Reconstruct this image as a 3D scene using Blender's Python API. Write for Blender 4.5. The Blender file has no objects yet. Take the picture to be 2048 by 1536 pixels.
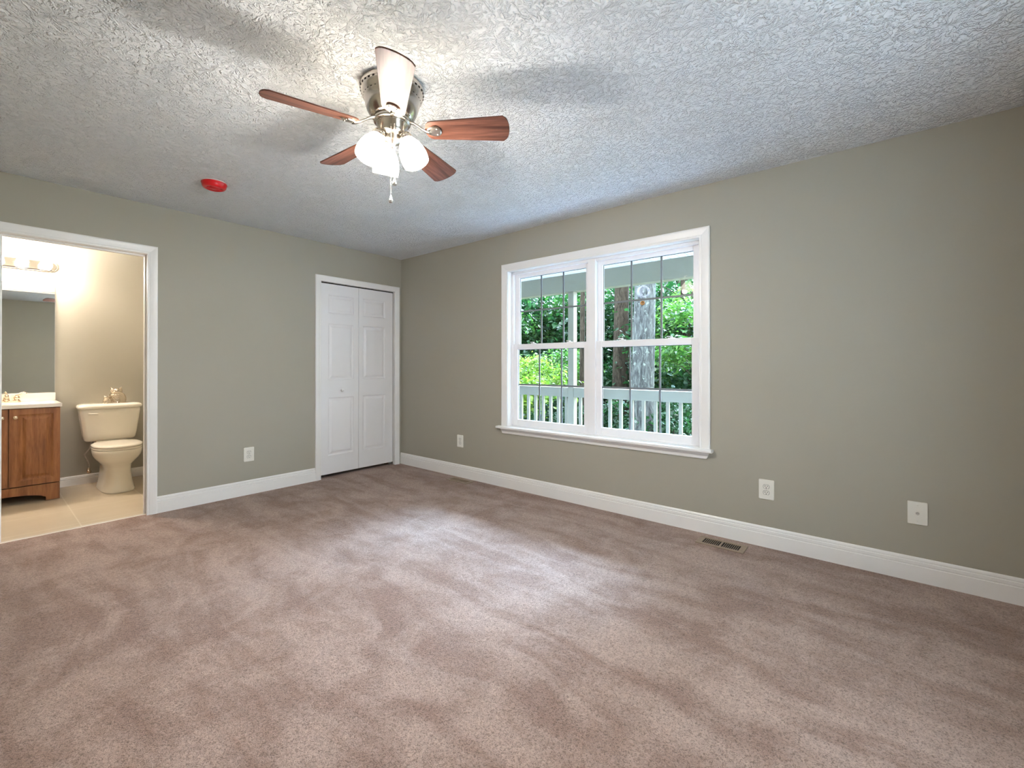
import bpy, bmesh, math, random
import numpy as np
from mathutils import Vector, Matrix, Quaternion

S = bpy.context.scene
COL = S.collection
R = math.radians
rnd = random.Random(7)

# ------------------------------------------------------------------ camera, world, sun, exposure
cam_d = bpy.data.cameras.new('camera')
cam = bpy.data.objects.new('camera', cam_d)
COL.objects.link(cam)
cam.location = (-3.2981, -4.3911, 1.1694)
cam.rotation_euler = (R(90.2), 0, R(-49.9095))
cam_d.sensor_fit = 'HORIZONTAL'
cam_d.sensor_width = 36.0
cam_d.lens = 36.0 * 891.46 / 2048
cam_d.shift_x = (1024 - 1008.05) / 2048
cam_d.shift_y = (728.5 - 768) / 2048
cam_d.clip_start = 0.02
S.camera = cam

w = bpy.data.worlds.new('sky')
S.world = w
w.use_nodes = True
nt = w.node_tree
nt.nodes.clear()
wo = nt.nodes.new('ShaderNodeOutputWorld')
bg = nt.nodes.new('ShaderNodeBackground')
# hazy summer sky: pale blue all round, much brighter in the haze low in the sky on the porch side
SKY_BASE, SKY_HAZE = 4.4, 120.0
tc = nt.nodes.new('ShaderNodeTexCoord')
dt = nt.nodes.new('ShaderNodeVectorMath')
dt.operation = 'DOT_PRODUCT'
nt.links.new(tc.outputs['Generated'], dt.inputs[0])
dt.inputs[1].default_value = Vector((0.79, -0.06, 0.64)).normalized()
mr = nt.nodes.new('ShaderNodeMapRange')
mr.interpolation_type = 'SMOOTHERSTEP'
for k, v in ((1, math.cos(R(21))), (2, 1.0), (3, SKY_BASE), (4, SKY_BASE + SKY_HAZE)):
    mr.inputs[k].default_value = v
nt.links.new(dt.outputs['Value'], mr.inputs[0])
nt.links.new(mr.outputs[0], bg.inputs['Strength'])
cr_ = nt.nodes.new('ShaderNodeMix')
cr_.data_type = 'RGBA'
m2 = nt.nodes.new('ShaderNodeMapRange')
for k, v in ((1, SKY_BASE), (2, SKY_BASE + 0.25 * SKY_HAZE), (3, 0.0), (4, 1.0)):
    m2.inputs[k].default_value = v
nt.links.new(mr.outputs[0], m2.inputs[0])
nt.links.new(m2.outputs[0], cr_.inputs[0])
cr_.inputs[6].default_value = (0.74, 0.88, 1.0, 1)
cr_.inputs[7].default_value = (0.46, 0.69, 1.0, 1)
nt.links.new(cr_.outputs[2], bg.inputs['Color'])
nt.links.new(bg.outputs[0], wo.inputs[0])

sun_d = bpy.data.lights.new('sun', 'SUN')
sun_d.energy = 1.8
sun_d.angle = R(0.6)
sun_d.color = (1.0, 0.95, 0.86)
sun = bpy.data.objects.new('sun', sun_d)
COL.objects.link(sun)
sun.location = (8, -8, 12)
sun.rotation_euler = Vector((-0.48, 0.44, -0.80)).to_track_quat('-Z', 'Y').to_euler()

S.view_settings.view_transform = 'Standard'
S.view_settings.look = 'None'
S.view_settings.gamma = 1.0
S.view_settings.use_curve_mapping = False
S.view_settings.exposure = 1.3

FAN_LAMP = 8.5        # watts of each bulb in the fan
SHADE_GLOW = 14.0       # glow of the frosted shades
BATH_GLOW = 150.0       # glow of the globe bulbs over the mirror


# ------------------------------------------------------------------ materials
def srgb(r, g, b):
    f = lambda c: (c / 255 / 12.92) if c / 255 <= 0.04045 else ((c / 255 + 0.055) / 1.055) ** 2.4
    return (f(r), f(g), f(b), 1)


class NT:
    def __init__(s, name):
        s.m = bpy.data.materials.new(name)
        s.m.use_nodes = True
        s.t = s.m.node_tree
        s.b = s.t.nodes['Principled BSDF']
        s.out = s.t.nodes['Material Output']

    def n(s, typ, ins=None, **kw):
        o = s.t.nodes.new(typ)
        for k, v in kw.items():
            setattr(o, k, v)
        for k, v in (ins or {}).items():
            s.set(o.inputs[k], v)
        return o

    def set(s, sock, v):
        if isinstance(v, bpy.types.NodeSocket):
            s.t.links.new(v, sock)
        elif hasattr(v, 'outputs'):
            s.t.links.new(v.outputs[0], sock)
        else:
            sock.default_value = v

    def math(s, op, a, b=0.0, c=0.0):
        return s.n('ShaderNodeMath', {0: a, 1: b, 2: c}, operation=op).outputs[0]

    def ramp(s, fac, stops):
        o = s.n('ShaderNodeValToRGB', {'Fac': fac})
        e = o.color_ramp.elements
        while len(e) < len(stops):
            e.new(0.5)
        for i, (p, c) in enumerate(stops):
            e[i].position = p
            e[i].color = c if len(c) == 4 else (*c, 1)
        return o.outputs[0]

    def mix(s, fac, a, b, blend='MIX'):
        o = s.n('ShaderNodeMix', data_type='RGBA', blend_type=blend)
        s.set(o.inputs[0], fac)
        s.set(o.inputs[6], a)
        s.set(o.inputs[7], b)
        return o.outputs[2]

    def pos(s):
        return s.n('ShaderNodeNewGeometry').outputs['Position']

    def mapping(s, vec, scale=(1, 1, 1), rot=(0, 0, 0), loc=(0, 0, 0)):
        return s.n('ShaderNodeMapping', {'Vector': vec, 'Scale': scale, 'Rotation': rot, 'Location': loc}).outputs[0]

    def noise(s, vec, scale, detail=2.0, rough=0.5, dist=0.0):
        return s.n('ShaderNodeTexNoise', {'Vector': vec, 'Scale': scale, 'Detail': detail, 'Roughness': rough, 'Distortion': dist}).outputs[0]

    def bump(s, h, strength=0.5, dist=0.01, normal=None):
        o = s.n('ShaderNodeBump', {'Height': h, 'Strength': strength, 'Distance': dist})
        if normal is not None:
            s.set(o.inputs['Normal'], normal)
        return o.outputs[0]

    def p(s, **kw):
        names = {'color': 'Base Color', 'rough': 'Roughness', 'metal': 'Metallic', 'normal': 'Normal', 'spec': 'Specular IOR Level',
                 'coat': 'Coat Weight', 'sheen': 'Sheen Weight', 'emit': 'Emission Color', 'estr': 'Emission Strength', 'trans': 'Transmission Weight', 'ior': 'IOR'}
        for k, v in kw.items():
            s.set(s.b.inputs[names[k]], v)
        return s.m


def simple(name, col, rough=0.5, metal=0.0, spec=0.5, bump=None, vary=0.04, coat=0.0):
    a = NT(name)
    P = a.n('ShaderNodeTexCoord').outputs['Object']
    f = a.noise(P, 9.0, 3)
    dark = tuple(c * (1 - vary) for c in col[:3]) + (1,)
    lite = tuple(min(1, c * (1 + vary)) for c in col[:3]) + (1,)
    c = a.mix(f, dark, lite)
    kw = dict(color=c, rough=rough, metal=metal, spec=spec, coat=coat)
    if bump:
        kw['normal'] = a.bump(a.noise(P, bump[0], 3), bump[1], 0.002)
    return a.p(**kw)


M = {}


def wall_paint():
    a = NT('wall_paint')
    P = a.pos()
    c = a.mix(a.noise(P, 1.3, 2), srgb(171, 167, 154), srgb(175, 171, 158))
    h = a.noise(P, 160.0, 2)
    return a.p(color=c, rough=0.55, spec=0.3, normal=a.bump(h, 0.06, 0.002))


def ceiling_plaster():
    # stomped plaster: each stomp leaves short ridges that fan out from its centre
    a = NT('stomped_plaster')
    P = a.pos()
    wob = a.n('ShaderNodeVectorMath', {0: a.n('ShaderNodeTexNoise', {'Vector': P, 'Scale': 14.0, 'Detail': 2.0}).outputs['Color'], 1: (0.5, 0.5, 0.5)}, operation='SUBTRACT').outputs[0]
    wv = a.n('ShaderNodeVectorMath', {0: wob, 'Scale': 0.045}, operation='SCALE').outputs[0]
    PW = a.n('ShaderNodeVectorMath', {0: P, 1: wv}, operation='ADD').outputs[0]

    def layer(scale, loc, k, rk):
        v = a.mapping(PW, (1, 1, 0), (0, 0, loc), (loc * 3.1, loc * 1.7, 0))
        vor = a.n('ShaderNodeTexVoronoi', {'Vector': v, 'Scale': scale, 'Randomness': 1.0})
        d = a.n('ShaderNodeVectorMath', {0: v, 1: vor.outputs['Position']}, operation='SUBTRACT').outputs[0]
        # Position output is in scaled space / scale, so d is a local offset in metres
        sx = a.n('ShaderNodeSeparateXYZ', {0: d})
        ang = a.math('ARCTAN2', sx.outputs[1], sx.outputs[0])
        rad = vor.outputs['Distance']
        cr = a.n('ShaderNodeSeparateColor', {0: vor.outputs['Color']}).outputs[0]
        q = a.n('ShaderNodeCombineXYZ', {0: a.math('MULTIPLY', ang, k), 1: a.math('MULTIPLY', rad, rk), 2: a.math('MULTIPLY', cr, 37.0)}).outputs[0]
        f = a.noise(q, 1.0, 2.0, 0.55, 0.35)
        r = a.n('ShaderNodeMapRange', {0: f, 1: 0.53, 2: 0.67, 3: 0.0, 4: 1.0}, interpolation_type='SMOOTHSTEP').outputs[0]
        core = a.n('ShaderNodeMapRange', {0: rad, 1: 0.05, 2: 0.22, 3: 0.0, 4: 1.0}, interpolation_type='SMOOTHSTEP').outputs[0]
        return a.math('MULTIPLY', r, core)
    l1 = layer(3.6, 0.3, 5.5, 12.5)
    l2 = layer(4.8, 1.9, 4.5, 14.0)
    fine = a.noise(a.mapping(PW, (1, 1, 0.2)), 62.0, 3.0, 0.6, 0.8)
    fr = a.n('ShaderNodeMapRange', {0: fine, 1: 0.5, 2: 0.68, 3: 0.0, 4: 1.0}, interpolation_type='SMOOTHSTEP').outputs[0]
    h = a.math('ADD', a.math('MAXIMUM', l1, l2), a.math('MULTIPLY', fr, 0.55))
    c = a.mix(a.noise(P, 3.0, 2), srgb(238, 242, 247), srgb(243, 247, 251))
    return a.p(color=c, rough=0.85, spec=0.2, normal=a.bump(h, 1.0, 0.008))


def carpet():
    a = NT('carpet_pile')
    P = a.pos()
    # vacuum streaks in the lay of the pile
    wob = a.n('ShaderNodeVectorMath', {0: a.n('ShaderNodeTexNoise', {'Vector': P, 'Scale': 1.1, 'Detail': 2.0}).outputs['Color'], 1: (0.35, 0.35, 0.0)}, operation='MULTIPLY').outputs[0]
    PW = a.n('ShaderNodeVectorMath', {0: P, 1: wob}, operation='ADD').outputs[0]
    v = a.mapping(PW, (4.6, 0.85, 1.0), (0, 0, R(-27)))
    st = a.noise(v, 1.3, 4.0, 0.6, 0.5)
    pa = a.noise(PW, 4.2, 4.0, 0.62, 0.6)
    big = a.math('ADD', a.math('MULTIPLY', st, 0.55), a.math('MULTIPLY', pa, 0.45))
    big = a.n('ShaderNodeMapRange', {0: big, 1: 0.36, 2: 0.62, 3: 0.0, 4: 1.0}, interpolation_type='SMOOTHSTEP').outputs[0]
    base = a.mix(big, srgb(151, 124, 112), srgb(182, 158, 147))
    f1 = a.noise(a.mapping(P, (1, 1, 0.3)), 140.0, 2.0, 0.6, 1.4)
    f2 = a.noise(P, 46.0, 2.0, 0.5, 0.8)
    tuft_shade = a.n('ShaderNodeMapRange', {0: f1, 1: 0.36, 2: 0.52, 3: 0.0, 4: 1.0}, interpolation_type='SMOOTHSTEP').outputs[0]  # shade between the tufts, put into the pile colour as dark flecks
    lit = a.n('ShaderNodeMapRange', {0: f1, 1: 0.50, 2: 0.72, 3: 1.0, 4: 1.16}).outputs[0]
    clump = a.n('ShaderNodeMapRange', {0: f2, 1: 0.3, 2: 0.7, 3: 0.90, 4: 1.08}).outputs[0]
    k = a.math('MULTIPLY', a.math('MULTIPLY', lit, clump), a.math('ADD', 0.55, a.math('MULTIPLY', tuft_shade, 0.45)))
    col = a.n('ShaderNodeVectorMath', {0: base, 'Scale': k}, operation='SCALE').outputs[0]
    h = a.math('ADD', f1, a.math('MULTIPLY', f2, 0.6))
    return a.p(color=col, rough=1.0, spec=0.05, sheen=0.15, normal=a.bump(h, 0.7, 0.008))


def floor_tile():
    a = NT('bathroom_tile')
    P = a.pos()
    br = a.n('ShaderNodeTexBrick', {'Vector': a.mapping(P, (1, 1, 1), (0, 0, 0), (0.44, 0.30, 0)), 'Color1': srgb(204, 190, 168), 'Color2': srgb(198, 184, 162), 'Mortar': srgb(222, 212, 194),
                                    'Scale': 1.0, 'Mortar Size': 0.004, 'Brick Width': 0.47, 'Row Height': 0.47}, offset=0.0)
    c = a.mix(a.math('MULTIPLY', a.noise(a.mapping(P, (1, 2.2, 1)), 4.0, 4, 0.6), 0.55), br.outputs[0], srgb(178, 162, 138))
    return a.p(color=c, rough=0.32, spec=0.4, normal=a.bump(br.outputs['Fac'], -0.15, 0.003))


def wood(name, dark, lite, axis=2, scale=1.0, rough=0.4, coat=0.0, stretch=14.0):
    a = NT(name)
    P = a.n('ShaderNodeTexCoord').outputs['Object']
    sc = [stretch * scale] * 3
    sc[axis] = 1.1 * scale
    v = a.mapping(P, tuple(sc))
    f = a.noise(v, 2.2, 5.0, 0.6, 0.4)
    f2 = a.noise(a.mapping(P, tuple(x * 5 for x in sc)), 3.0, 2.0)
    f = a.math('ADD', a.math('MULTIPLY', f, 0.8), a.math('MULTIPLY', f2, 0.2))
    c = a.ramp(f, [(0.34, dark), (0.5, tuple((x + y) / 2 for x, y in zip(dark, lite))), (0.66, lite)])
    return a.p(color=c, rough=rough, coat=coat, spec=0.4)


def blade_wood(name, u):
    # the grain runs along the blade: u is the blade's direction
    a = NT(name)
    P = a.n('ShaderNodeTexCoord').outputs['Object']
    v = a.mapping(P, (1, 1, 1), (0, 0, -u))
    v = a.mapping(v, (2.2, 34, 34))
    f = a.noise(v, 1.6, 4.0, 0.6, 0.5)
    c = a.ramp(f, [(0.34, srgb(70, 42, 33)), (0.52, srgb(98, 62, 50)), (0.68, srgb(122, 82, 67))])
    return a.p(color=c, rough=0.42, spec=0.35)


def bark(name, dark, mid, lite, lichen=None):
    a = NT(name)
    P = a.n('ShaderNodeTexCoord').outputs['Object']
    v = a.mapping(P, (1, 1, 0.22))
    f = a.noise(v, 22.0, 5.0, 0.65, 0.8)
    c = a.ramp(f, [(0.34, dark), (0.5, mid), (0.66, lite)])
    if lichen:
        l = a.noise(P, 9.0, 4.0, 0.6)
        l = a.n('ShaderNodeMapRange', {0: l, 1: 0.62, 2: 0.68, 3: 0.0, 4: 0.85}).outputs[0]
        c = a.mix(l, c, lichen)
    return a.p(color=c, rough=0.9, spec=0.15, normal=a.bump(f, 0.9, 0.03))


def leaf(name, c1, c2, trans=0.35):
    a = NT(name)
    info = a.n('ShaderNodeNewGeometry')
    c = a.mix(info.outputs['Random Per Island'], c1, c2)
    d = a.n('ShaderNodeBsdfPrincipled', {'Base Color': c, 'Roughness': 0.42, 'Specular IOR Level': 0.45})
    t = a.n('ShaderNodeBsdfTranslucent', {'Color': a.mix(1.0, c, (1.3, 1.35, 0.7, 1), 'MULTIPLY')})
    m = a.n('ShaderNodeMixShader', {0: trans, 1: d.outputs[0], 2: t.outputs[0]})
    a.t.links.new(m.outputs[0], a.out.inputs[0])
    return a.m


def glass():
    a = NT('window_glass')
    lw = a.n('ShaderNodeLayerWeight', {'Blend': 0.5})
    fc = a.math('ADD', 0.007, a.math('MULTIPLY', a.math('POWER', lw.outputs['Facing'], 5.0), 0.4))
    tr = a.n('ShaderNodeBsdfTransparent', {'Color': (0.965, 0.975, 0.965, 1)})
    gl = a.n('ShaderNodeBsdfGlossy', {'Roughness': 0.004, 'Color': (1, 1, 1, 1)})
    m = a.n('ShaderNodeMixShader', {0: fc, 1: tr.outputs[0], 2: gl.outputs[0]})
    a.t.links.new(m.outputs[0], a.out.inputs[0])
    return a.m


def glow(name, col, strength):
    a = NT(name)
    lw = a.n('ShaderNodeLayerWeight', {'Blend': 0.35})
    s = a.math('MULTIPLY', a.math('SUBTRACT', 1.15, a.math('MULTIPLY', lw.outputs['Facing'], 0.35)), strength)
    return a.p(color=(0.9, 0.88, 0.84, 1), rough=0.35, emit=col, estr=s)


def brushed(name, col, rough=0.25):
    a = NT(name)
    P = a.n('ShaderNodeTexCoord').outputs['Object']
    f = a.noise(a.mapping(P, (4, 4, 240)), 3.0, 2.0)
    r = a.n('ShaderNodeMapRange', {0: f, 1: 0.3, 2: 0.7, 3: rough * 0.75, 4: rough * 1.25}).outputs[0]
    return a.p(color=col, rough=r, metal=1.0, normal=a.bump(f, 0.03, 0.001))


def hammered():
    a = NT('hammered_champagne_metal')
    P = a.n('ShaderNodeTexCoord').outputs['Object']
    v = a.n('ShaderNodeTexVoronoi', {'Vector': P, 'Scale': 130.0})
    return a.p(color=srgb(212, 200, 182), rough=0.24, metal=0.9, normal=a.bump(v.outputs['Distance'], 0.25, 0.003))


def ground_mat():
    a = NT('leaf_litter')
    P = a.pos()
    f = a.noise(P, 6.0, 5.0, 0.7)
    c = a.ramp(f, [(0.35, srgb(46, 52, 26)), (0.5, srgb(82, 92, 44)), (0.68, srgb(128, 120, 74))])
    return a.p(color=c, rough=1.0, spec=0.1, normal=a.bump(f, 0.8, 0.05))


M['wall'] = wall_paint()
M['ceiling'] = ceiling_plaster()
M['carpet'] = carpet()
M['tile'] = floor_tile()
M['trim'] = simple('white_trim_paint', srgb(246, 245, 244), 0.32, spec=0.5, vary=0.015)
M['vinyl'] = simple('white_vinyl', srgb(246, 246, 249), 0.35, vary=0.015)
M['door'] = simple('white_door_paint', srgb(242, 241, 243), 0.4, bump=(90, 0.05), vary=0.015)
M['muntin'] = simple('grey_grille_bars', srgb(128, 130, 136), 0.4)
M['gasket'] = simple('black_gasket', srgb(26, 28, 30), 0.6)
M['plate'] = simple('ivory_white_plastic', srgb(238, 236, 228), 0.35, vary=0.01)
M['slot'] = simple('dark_slot', srgb(40, 36, 34), 0.8)
M['steel'] = brushed('steel', (0.62, 0.6, 0.57, 1), 0.3)
M['nickel'] = brushed('brushed_nickel', srgb(205, 198, 188), 0.2)
M['bronze'] = simple('bronze_register_paint', srgb(150, 130, 110), 0.45, metal=0.1)
M['dark'] = simple('dark_duct', srgb(14, 12, 11), 0.9)
M['red'] = simple('red_plastic', srgb(206, 12, 26), 0.28, spec=0.5, coat=0.2)
M['white_plastic'] = simple('white_plastic', srgb(232, 230, 226), 0.4)
M['porcelain'] = simple('bisque_porcelain', srgb(240, 234, 220), 0.12, coat=0.4, vary=0.01)
M['cabinet'] = wood('cabinet_woodgrain', srgb(118, 72, 38), srgb(166, 112, 68), 2, 1.0, 0.38, 0.1)
M['cabinet_dark'] = simple('cabinet_shadow_gap', srgb(20, 12, 8), 0.9)
M['marble'] = simple('cultured_marble', srgb(244, 238, 230), 0.15, coat=0.3, vary=0.01)
M['chrome'] = brushed('chrome', (0.85, 0.83, 0.8, 1), 0.08)
M['champagne'] = brushed('champagne_nickel', srgb(222, 205, 182), 0.18)
M['hammered'] = hammered()
M['glass'] = glass()
M['shade'] = glow('frosted_shade_glow', (1.0, 0.88, 0.72, 1), SHADE_GLOW)
M['globe'] = glow('globe_bulb_glow', (1.0, 0.86, 0.73, 1), BATH_GLOW)
a = NT('mirror_silver')
M['mirror'] = a.p(color=(0.86, 0.9, 0.87, 1), metal=1.0, rough=0.01)
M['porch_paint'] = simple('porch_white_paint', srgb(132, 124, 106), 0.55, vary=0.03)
M['deck'] = simple('pale_grey_deck_paint', srgb(205, 216, 230), 0.7, vary=0.06)
M['soffit'] = simple('white_soffit_vinyl', srgb(232, 234, 228), 0.5)
M['bounce_slab'] = simple('pale_bounce_slab', srgb(196, 196, 194), 0.85)  # pale so the added slab throws light up to the ceiling
M['siding'] = simple('grey_siding', srgb(112, 116, 118), 0.7)
M['ground'] = ground_mat()
M['bark_grey'] = bark('grey_lichen_bark', srgb(42, 44, 45), srgb(74, 76, 78), srgb(102, 108, 106), srgb(126, 136, 131))
M['bark_brown'] = bark('brown_bark', srgb(30, 26, 22), srgb(54, 47, 40), srgb(74, 67, 58))
M['bark_scar'] = bark('pale_scar_wood', srgb(66, 66, 70), srgb(100, 100, 106), srgb(128, 130, 136))
M['bark_knot'] = bark('orange_brown_heartwood', srgb(64, 40, 22), srgb(110, 74, 42), srgb(136, 102, 64))
M['leaf_mid'] = leaf('mid_green_leaves', srgb(28, 64, 36), srgb(58, 100, 52))
M['leaf_dark'] = leaf('dark_green_leaves', srgb(18, 50, 32), srgb(38, 78, 48))
M['leaf_lime'] = leaf('lime_green_leaves', srgb(78, 120, 44), srgb(126, 148, 72), 0.45)
M['leaf_fresh'] = leaf('fresh_green_leaves', srgb(44, 90, 44), srgb(90, 128, 66), 0.4)


# ------------------------------------------------------------------ mesh building
class MB:
    """collects shapes in world coordinates, then links them as ONE mesh object"""

    def __init__(s):
        s.v, s.f, s.sm = [], [], []

    def add(s, vs, fs, smooth=False, mat=None):
        o = len(s.v)
        for p in vs:
            p = Vector(p)
            s.v.append(mat @ p if mat is not None else p)
        for f in fs:
            s.f.append([i + o for i in f])
            s.sm.append(smooth)
        return s

    def box(s, x0, x1, y0, y1, z0, z1, mat=None):
        v = [(x, y, z) for x in (x0, x1) for y in (y0, y1) for z in (z0, z1)]
        return s.add(v, [(0, 1, 3, 2), (4, 6, 7, 5), (0, 4, 5, 1), (2, 3, 7, 6), (0, 2, 6, 4), (1, 5, 7, 3)], mat=mat)

    def rings(s, rings, closed=True, caps=True, smooth=True, mat=None):
        n = len(rings[0])
        v = [p for r in rings for p in r]
        f = []
        for i in range(len(rings) - 1):
            for j in range(n if closed else n - 1):
                k = (j + 1) % n
                f.append((i * n + j, i * n + k, (i + 1) * n + k, (i + 1) * n + j))
        s.add(v, f, smooth, mat)
        if caps:
            o = len(s.v) - len(v)
            s.f.append([o + j for j in range(n)][::-1])
            s.sm.append(False)
            s.f.append([o + (len(rings) - 1) * n + j for j in range(n)])
            s.sm.append(False)
        return s

    def lathe(s, prof, seg=32, mat=None, caps=True, smooth=True):
        """prof: list of (radius, z) turned about the z axis"""
        rs = [[(max(r, 1e-5) * math.cos(2 * math.pi * j / seg), max(r, 1e-5) * math.sin(2 * math.pi * j / seg), z) for j in range(seg)] for r, z in prof]
        return s.rings(rs, True, caps, smooth, mat)

    def tube(s, pts, rad, seg=10, caps=True):
        pts = [Vector(p) for p in pts]
        rads = rad if isinstance(rad, (list, tuple)) else [rad] * len(pts)
        rs, up = [], Vector((0.13, 0.27, 0.95)).normalized()
        for i, p in enumerate(pts):
            t = (pts[min(i + 1, len(pts) - 1)] - pts[max(i - 1, 0)]).normalized()
            a_ = t.cross(up)
            if a_.length < 1e-3:
                a_ = t.cross(Vector((1, 0, 0)))
            a_.normalize()
            b_ = t.cross(a_)
            rs.append([p + (a_ * math.cos(2 * math.pi * j / seg) + b_ * math.sin(2 * math.pi * j / seg)) * rads[i] for j in range(seg)])
        return s.rings(rs, True, caps, True)

    def extrude(s, prof, d0, d1, place, smooth=False):
        """closed 2-D profile swept between d0 and d1; place(u, v, d) -> point"""
        return s.rings([[place(u, v, d0) for u, v in prof], [place(u, v, d1) for u, v in prof]], True, True, smooth)

    def build(s, name, mat, parent=None, bevel=0.0, seg=2, sub=0, root=None, loc=None):
        base = Vector((0, 0, 0))
        if parent is not None:
            base = root_loc(parent)
        elif loc is not None:
            base = Vector(loc)
        me = bpy.data.meshes.new(name)
        me.from_pydata([tuple(p - base) for p in s.v], [], s.f)
        me.polygons.foreach_set('use_smooth', s.sm)
        bm = bmesh.new()
        bm.from_mesh(me)
        bmesh.ops.recalc_face_normals(bm, faces=bm.faces)
        bm.to_mesh(me)
        bm.free()
        me.update()
        o = bpy.data.objects.new(name, me)
        COL.objects.link(o)
        me.materials.append(mat)
        if parent is not None:
            o.parent = parent
        else:
            o.location = base
        if bevel:
            b = o.modifiers.new('edge', 'BEVEL')
            b.width = bevel
            b.segments = seg
            b.limit_method = 'ANGLE'
            b.angle_limit = R(40)
        if sub:
            q = o.modifiers.new('round', 'SUBSURF')
            q.levels = q.render_levels = sub
        return o


def root_loc(o):
    while o.parent is not None:
        o = o.parent
    return Vector(o.location)


def tag(o, label, cat, group=None, kind=None):
    o['label'] = label
    o['category'] = cat
    if group:
        o['group'] = group
    if kind:
        o['kind'] = kind
    return o


def thing(name, label, cat, loc, group=None):
    o = bpy.data.objects.new(name, None)
    COL.objects.link(o)
    o.location = loc
    o.empty_display_size = 0.05
    return tag(o, label, cat, group)


def struct(o, label=None, cat=None):
    o['kind'] = 'structure'
    if label:
        o['label'] = label
    if cat:
        o['category'] = cat
    return o


def copy_tree(o, parent=None):
    c = o.copy()
    COL.objects.link(c)
    c.parent = parent
    for ch in list(o.children):
        copy_tree(ch, c)
    return c


def rrect(x0, x1, y0, y1, r, n=5):
    pts = []
    for cx, cy, a0 in ((x1 - r, y1 - r, 0), (x0 + r, y1 - r, 90), (x0 + r, y0 + r, 180), (x1 - r, y0 + r, 270)):
        for i in range(n + 1):
            t = R(a0 + 90 * i / n)
            pts.append((cx + r * math.cos(t), cy + r * math.sin(t)))
    return pts


def superellipse(cx, cy, rx, ry, e=2.4, n=36, back=None):
    pts = []
    for i in range(n):
        t = 2 * math.pi * i / n
        c, s_ = math.cos(t), math.sin(t)
        x = cx + rx * math.copysign(abs(c) ** (2 / e), c)
        y = cy + ry * math.copysign(abs(s_) ** (2 / e), s_)
        pts.append((x, y))
    return pts


# ------------------------------------------------------------------ room shell
H = 2.44
XL, YF = -3.66, -5.06           # left wall and the wall behind the camera
DX0, DX1, DZ = -3.193, -2.423, 2.045       # bathroom doorway
CX0, CX1, CZ = -1.010, -0.094, 2.042       # closet opening
WY0, WY1, WZ0, WZ1 = -3.420, -1.664, 0.590, 2.072   # window opening
BY = 1.665                      # bathroom far wall

b = MB()
b.box(-0.0, 0.14, YF - 0.12, WY0 - 0.012, -0.02, H).box(0, 0.14, WY1 + 0.012, 0.0, -0.02, H).box(0, 0.14, WY0 - 0.012, WY1 + 0.012, -0.02, WZ0 - 0.022).box(0, 0.14, WY0 - 0.012, WY1 + 0.012, WZ1 + 0.012, H)
b.box(0, 0.14, 0.0, 1.8, -0.02, H)
struct(b.build('wall_right', M['wall']), 'greige painted wall with the double window', 'wall')
b = MB()
b.box(XL - 0.12, DX0 - 0.02, 0, 0.12, -0.02, H).box(DX1 + 0.02, CX0 - 0.02, 0, 0.12, -0.02, H).box(CX1 + 0.02, 0.0, 0, 0.12, -0.02, H)
b.box(DX0 - 0.02, DX1 + 0.02, 0, 0.12, DZ + 0.02, H).box(CX0 - 0.02, CX1 + 0.02, 0, 0.12, CZ + 0.02, H)
struct(b.build('wall_back', M['wall']), 'greige painted wall with the bathroom doorway and the closet', 'wall')
struct(MB().box(XL - 0.12, XL, YF - 0.12, 0.0, -0.02, H).build('wall_left', M['wall']))
AX0, AX1, AZ0, AZ1 = -2.18, -1.30, 0.62, 2.05      # added daylight window, unseen behind the camera
b = MB().box(XL, AX0, YF - 0.12, YF, -0.02, H).box(AX1, 0.0, YF - 0.12, YF, -0.02, H).box(AX0, AX1, YF - 0.12, YF, -0.02, AZ0).box(AX0, AX1, YF - 0.12, YF, AZ1, H)
struct(b.build('wall_front', M['wall']))
struct(MB().box(XL - 0.12, 0.0, BY, BY + 0.12, -0.02, H).build('wall_bathroom_back', M['wall']), 'bathroom wall behind the vanity and the toilet', 'wall')
struct(MB().box(-1.98, -1.88, 0.12, BY, -0.02, H).build('wall_bathroom_right', M['wall']))
struct(MB().box(XL - 0.12, XL, 0.12, BY, -0.02, H).build('wall_bathroom_left', M['wall']))
struct(MB().box(-1.88, 0.0, 0.75, 0.85, -0.02, H).build('wall_closet', M['wall']))
struct(MB().box(XL - 0.12, 0.14, YF - 0.12, BY + 0.12, H, H + 0.12).build('ceiling', M['ceiling']), 'white ceiling of stomped plaster', 'ceiling')
b = MB().box(XL, 0.0, YF, 0.0, -0.06, 0.0).box(DX0, DX1, 0.0, 0.028, -0.06, 0.0).box(CX0, CX1, 0, 0.12, -0.06, 0.0).box(-1.88, 0.0, 0.12, 0.75, -0.06, 0.0)
struct(b.build('floor', M['carpet']), 'pinkish beige cut pile carpet with vacuum streaks', 'carpet')
struct(MB().box(XL, -1.98, 0.12, BY, -0.06, -0.004).box(DX0, DX1, 0.062, 0.12, -0.06, -0.004).build('floor_bathroom', M['tile']), 'beige square tile floor of the bathroom', 'tile floor')
struct(MB().box(DX0, DX1, 0.028, 0.062, -0.06, 0.003).build('trim_threshold', M['marble'], bevel=0.002), 'pale threshold strip between carpet and tile', 'threshold')


# baseboards: profile (out from the wall, up)
BP = [(0, 0), (0.014, 0), (0.014, 0.084), (0.0085, 0.0865), (0.0085, 0.0895), (0.0128, 0.093), (0.0122, 0.108), (0.0065, 0.1105), (0.0065, 0.1130), (0.0100, 0.116), (0.0085, 0.124), (0.004, 0.131), (0, 0.131)]


def base_right(mb, y0, y1):
    mb.extrude(BP, y0, y1, lambda u, v, d: (-u, d, v))


def base_back(mb, x0, x1):
    mb.extrude(BP, x0, x1, lambda u, v, d: (d, -u, v))


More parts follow.
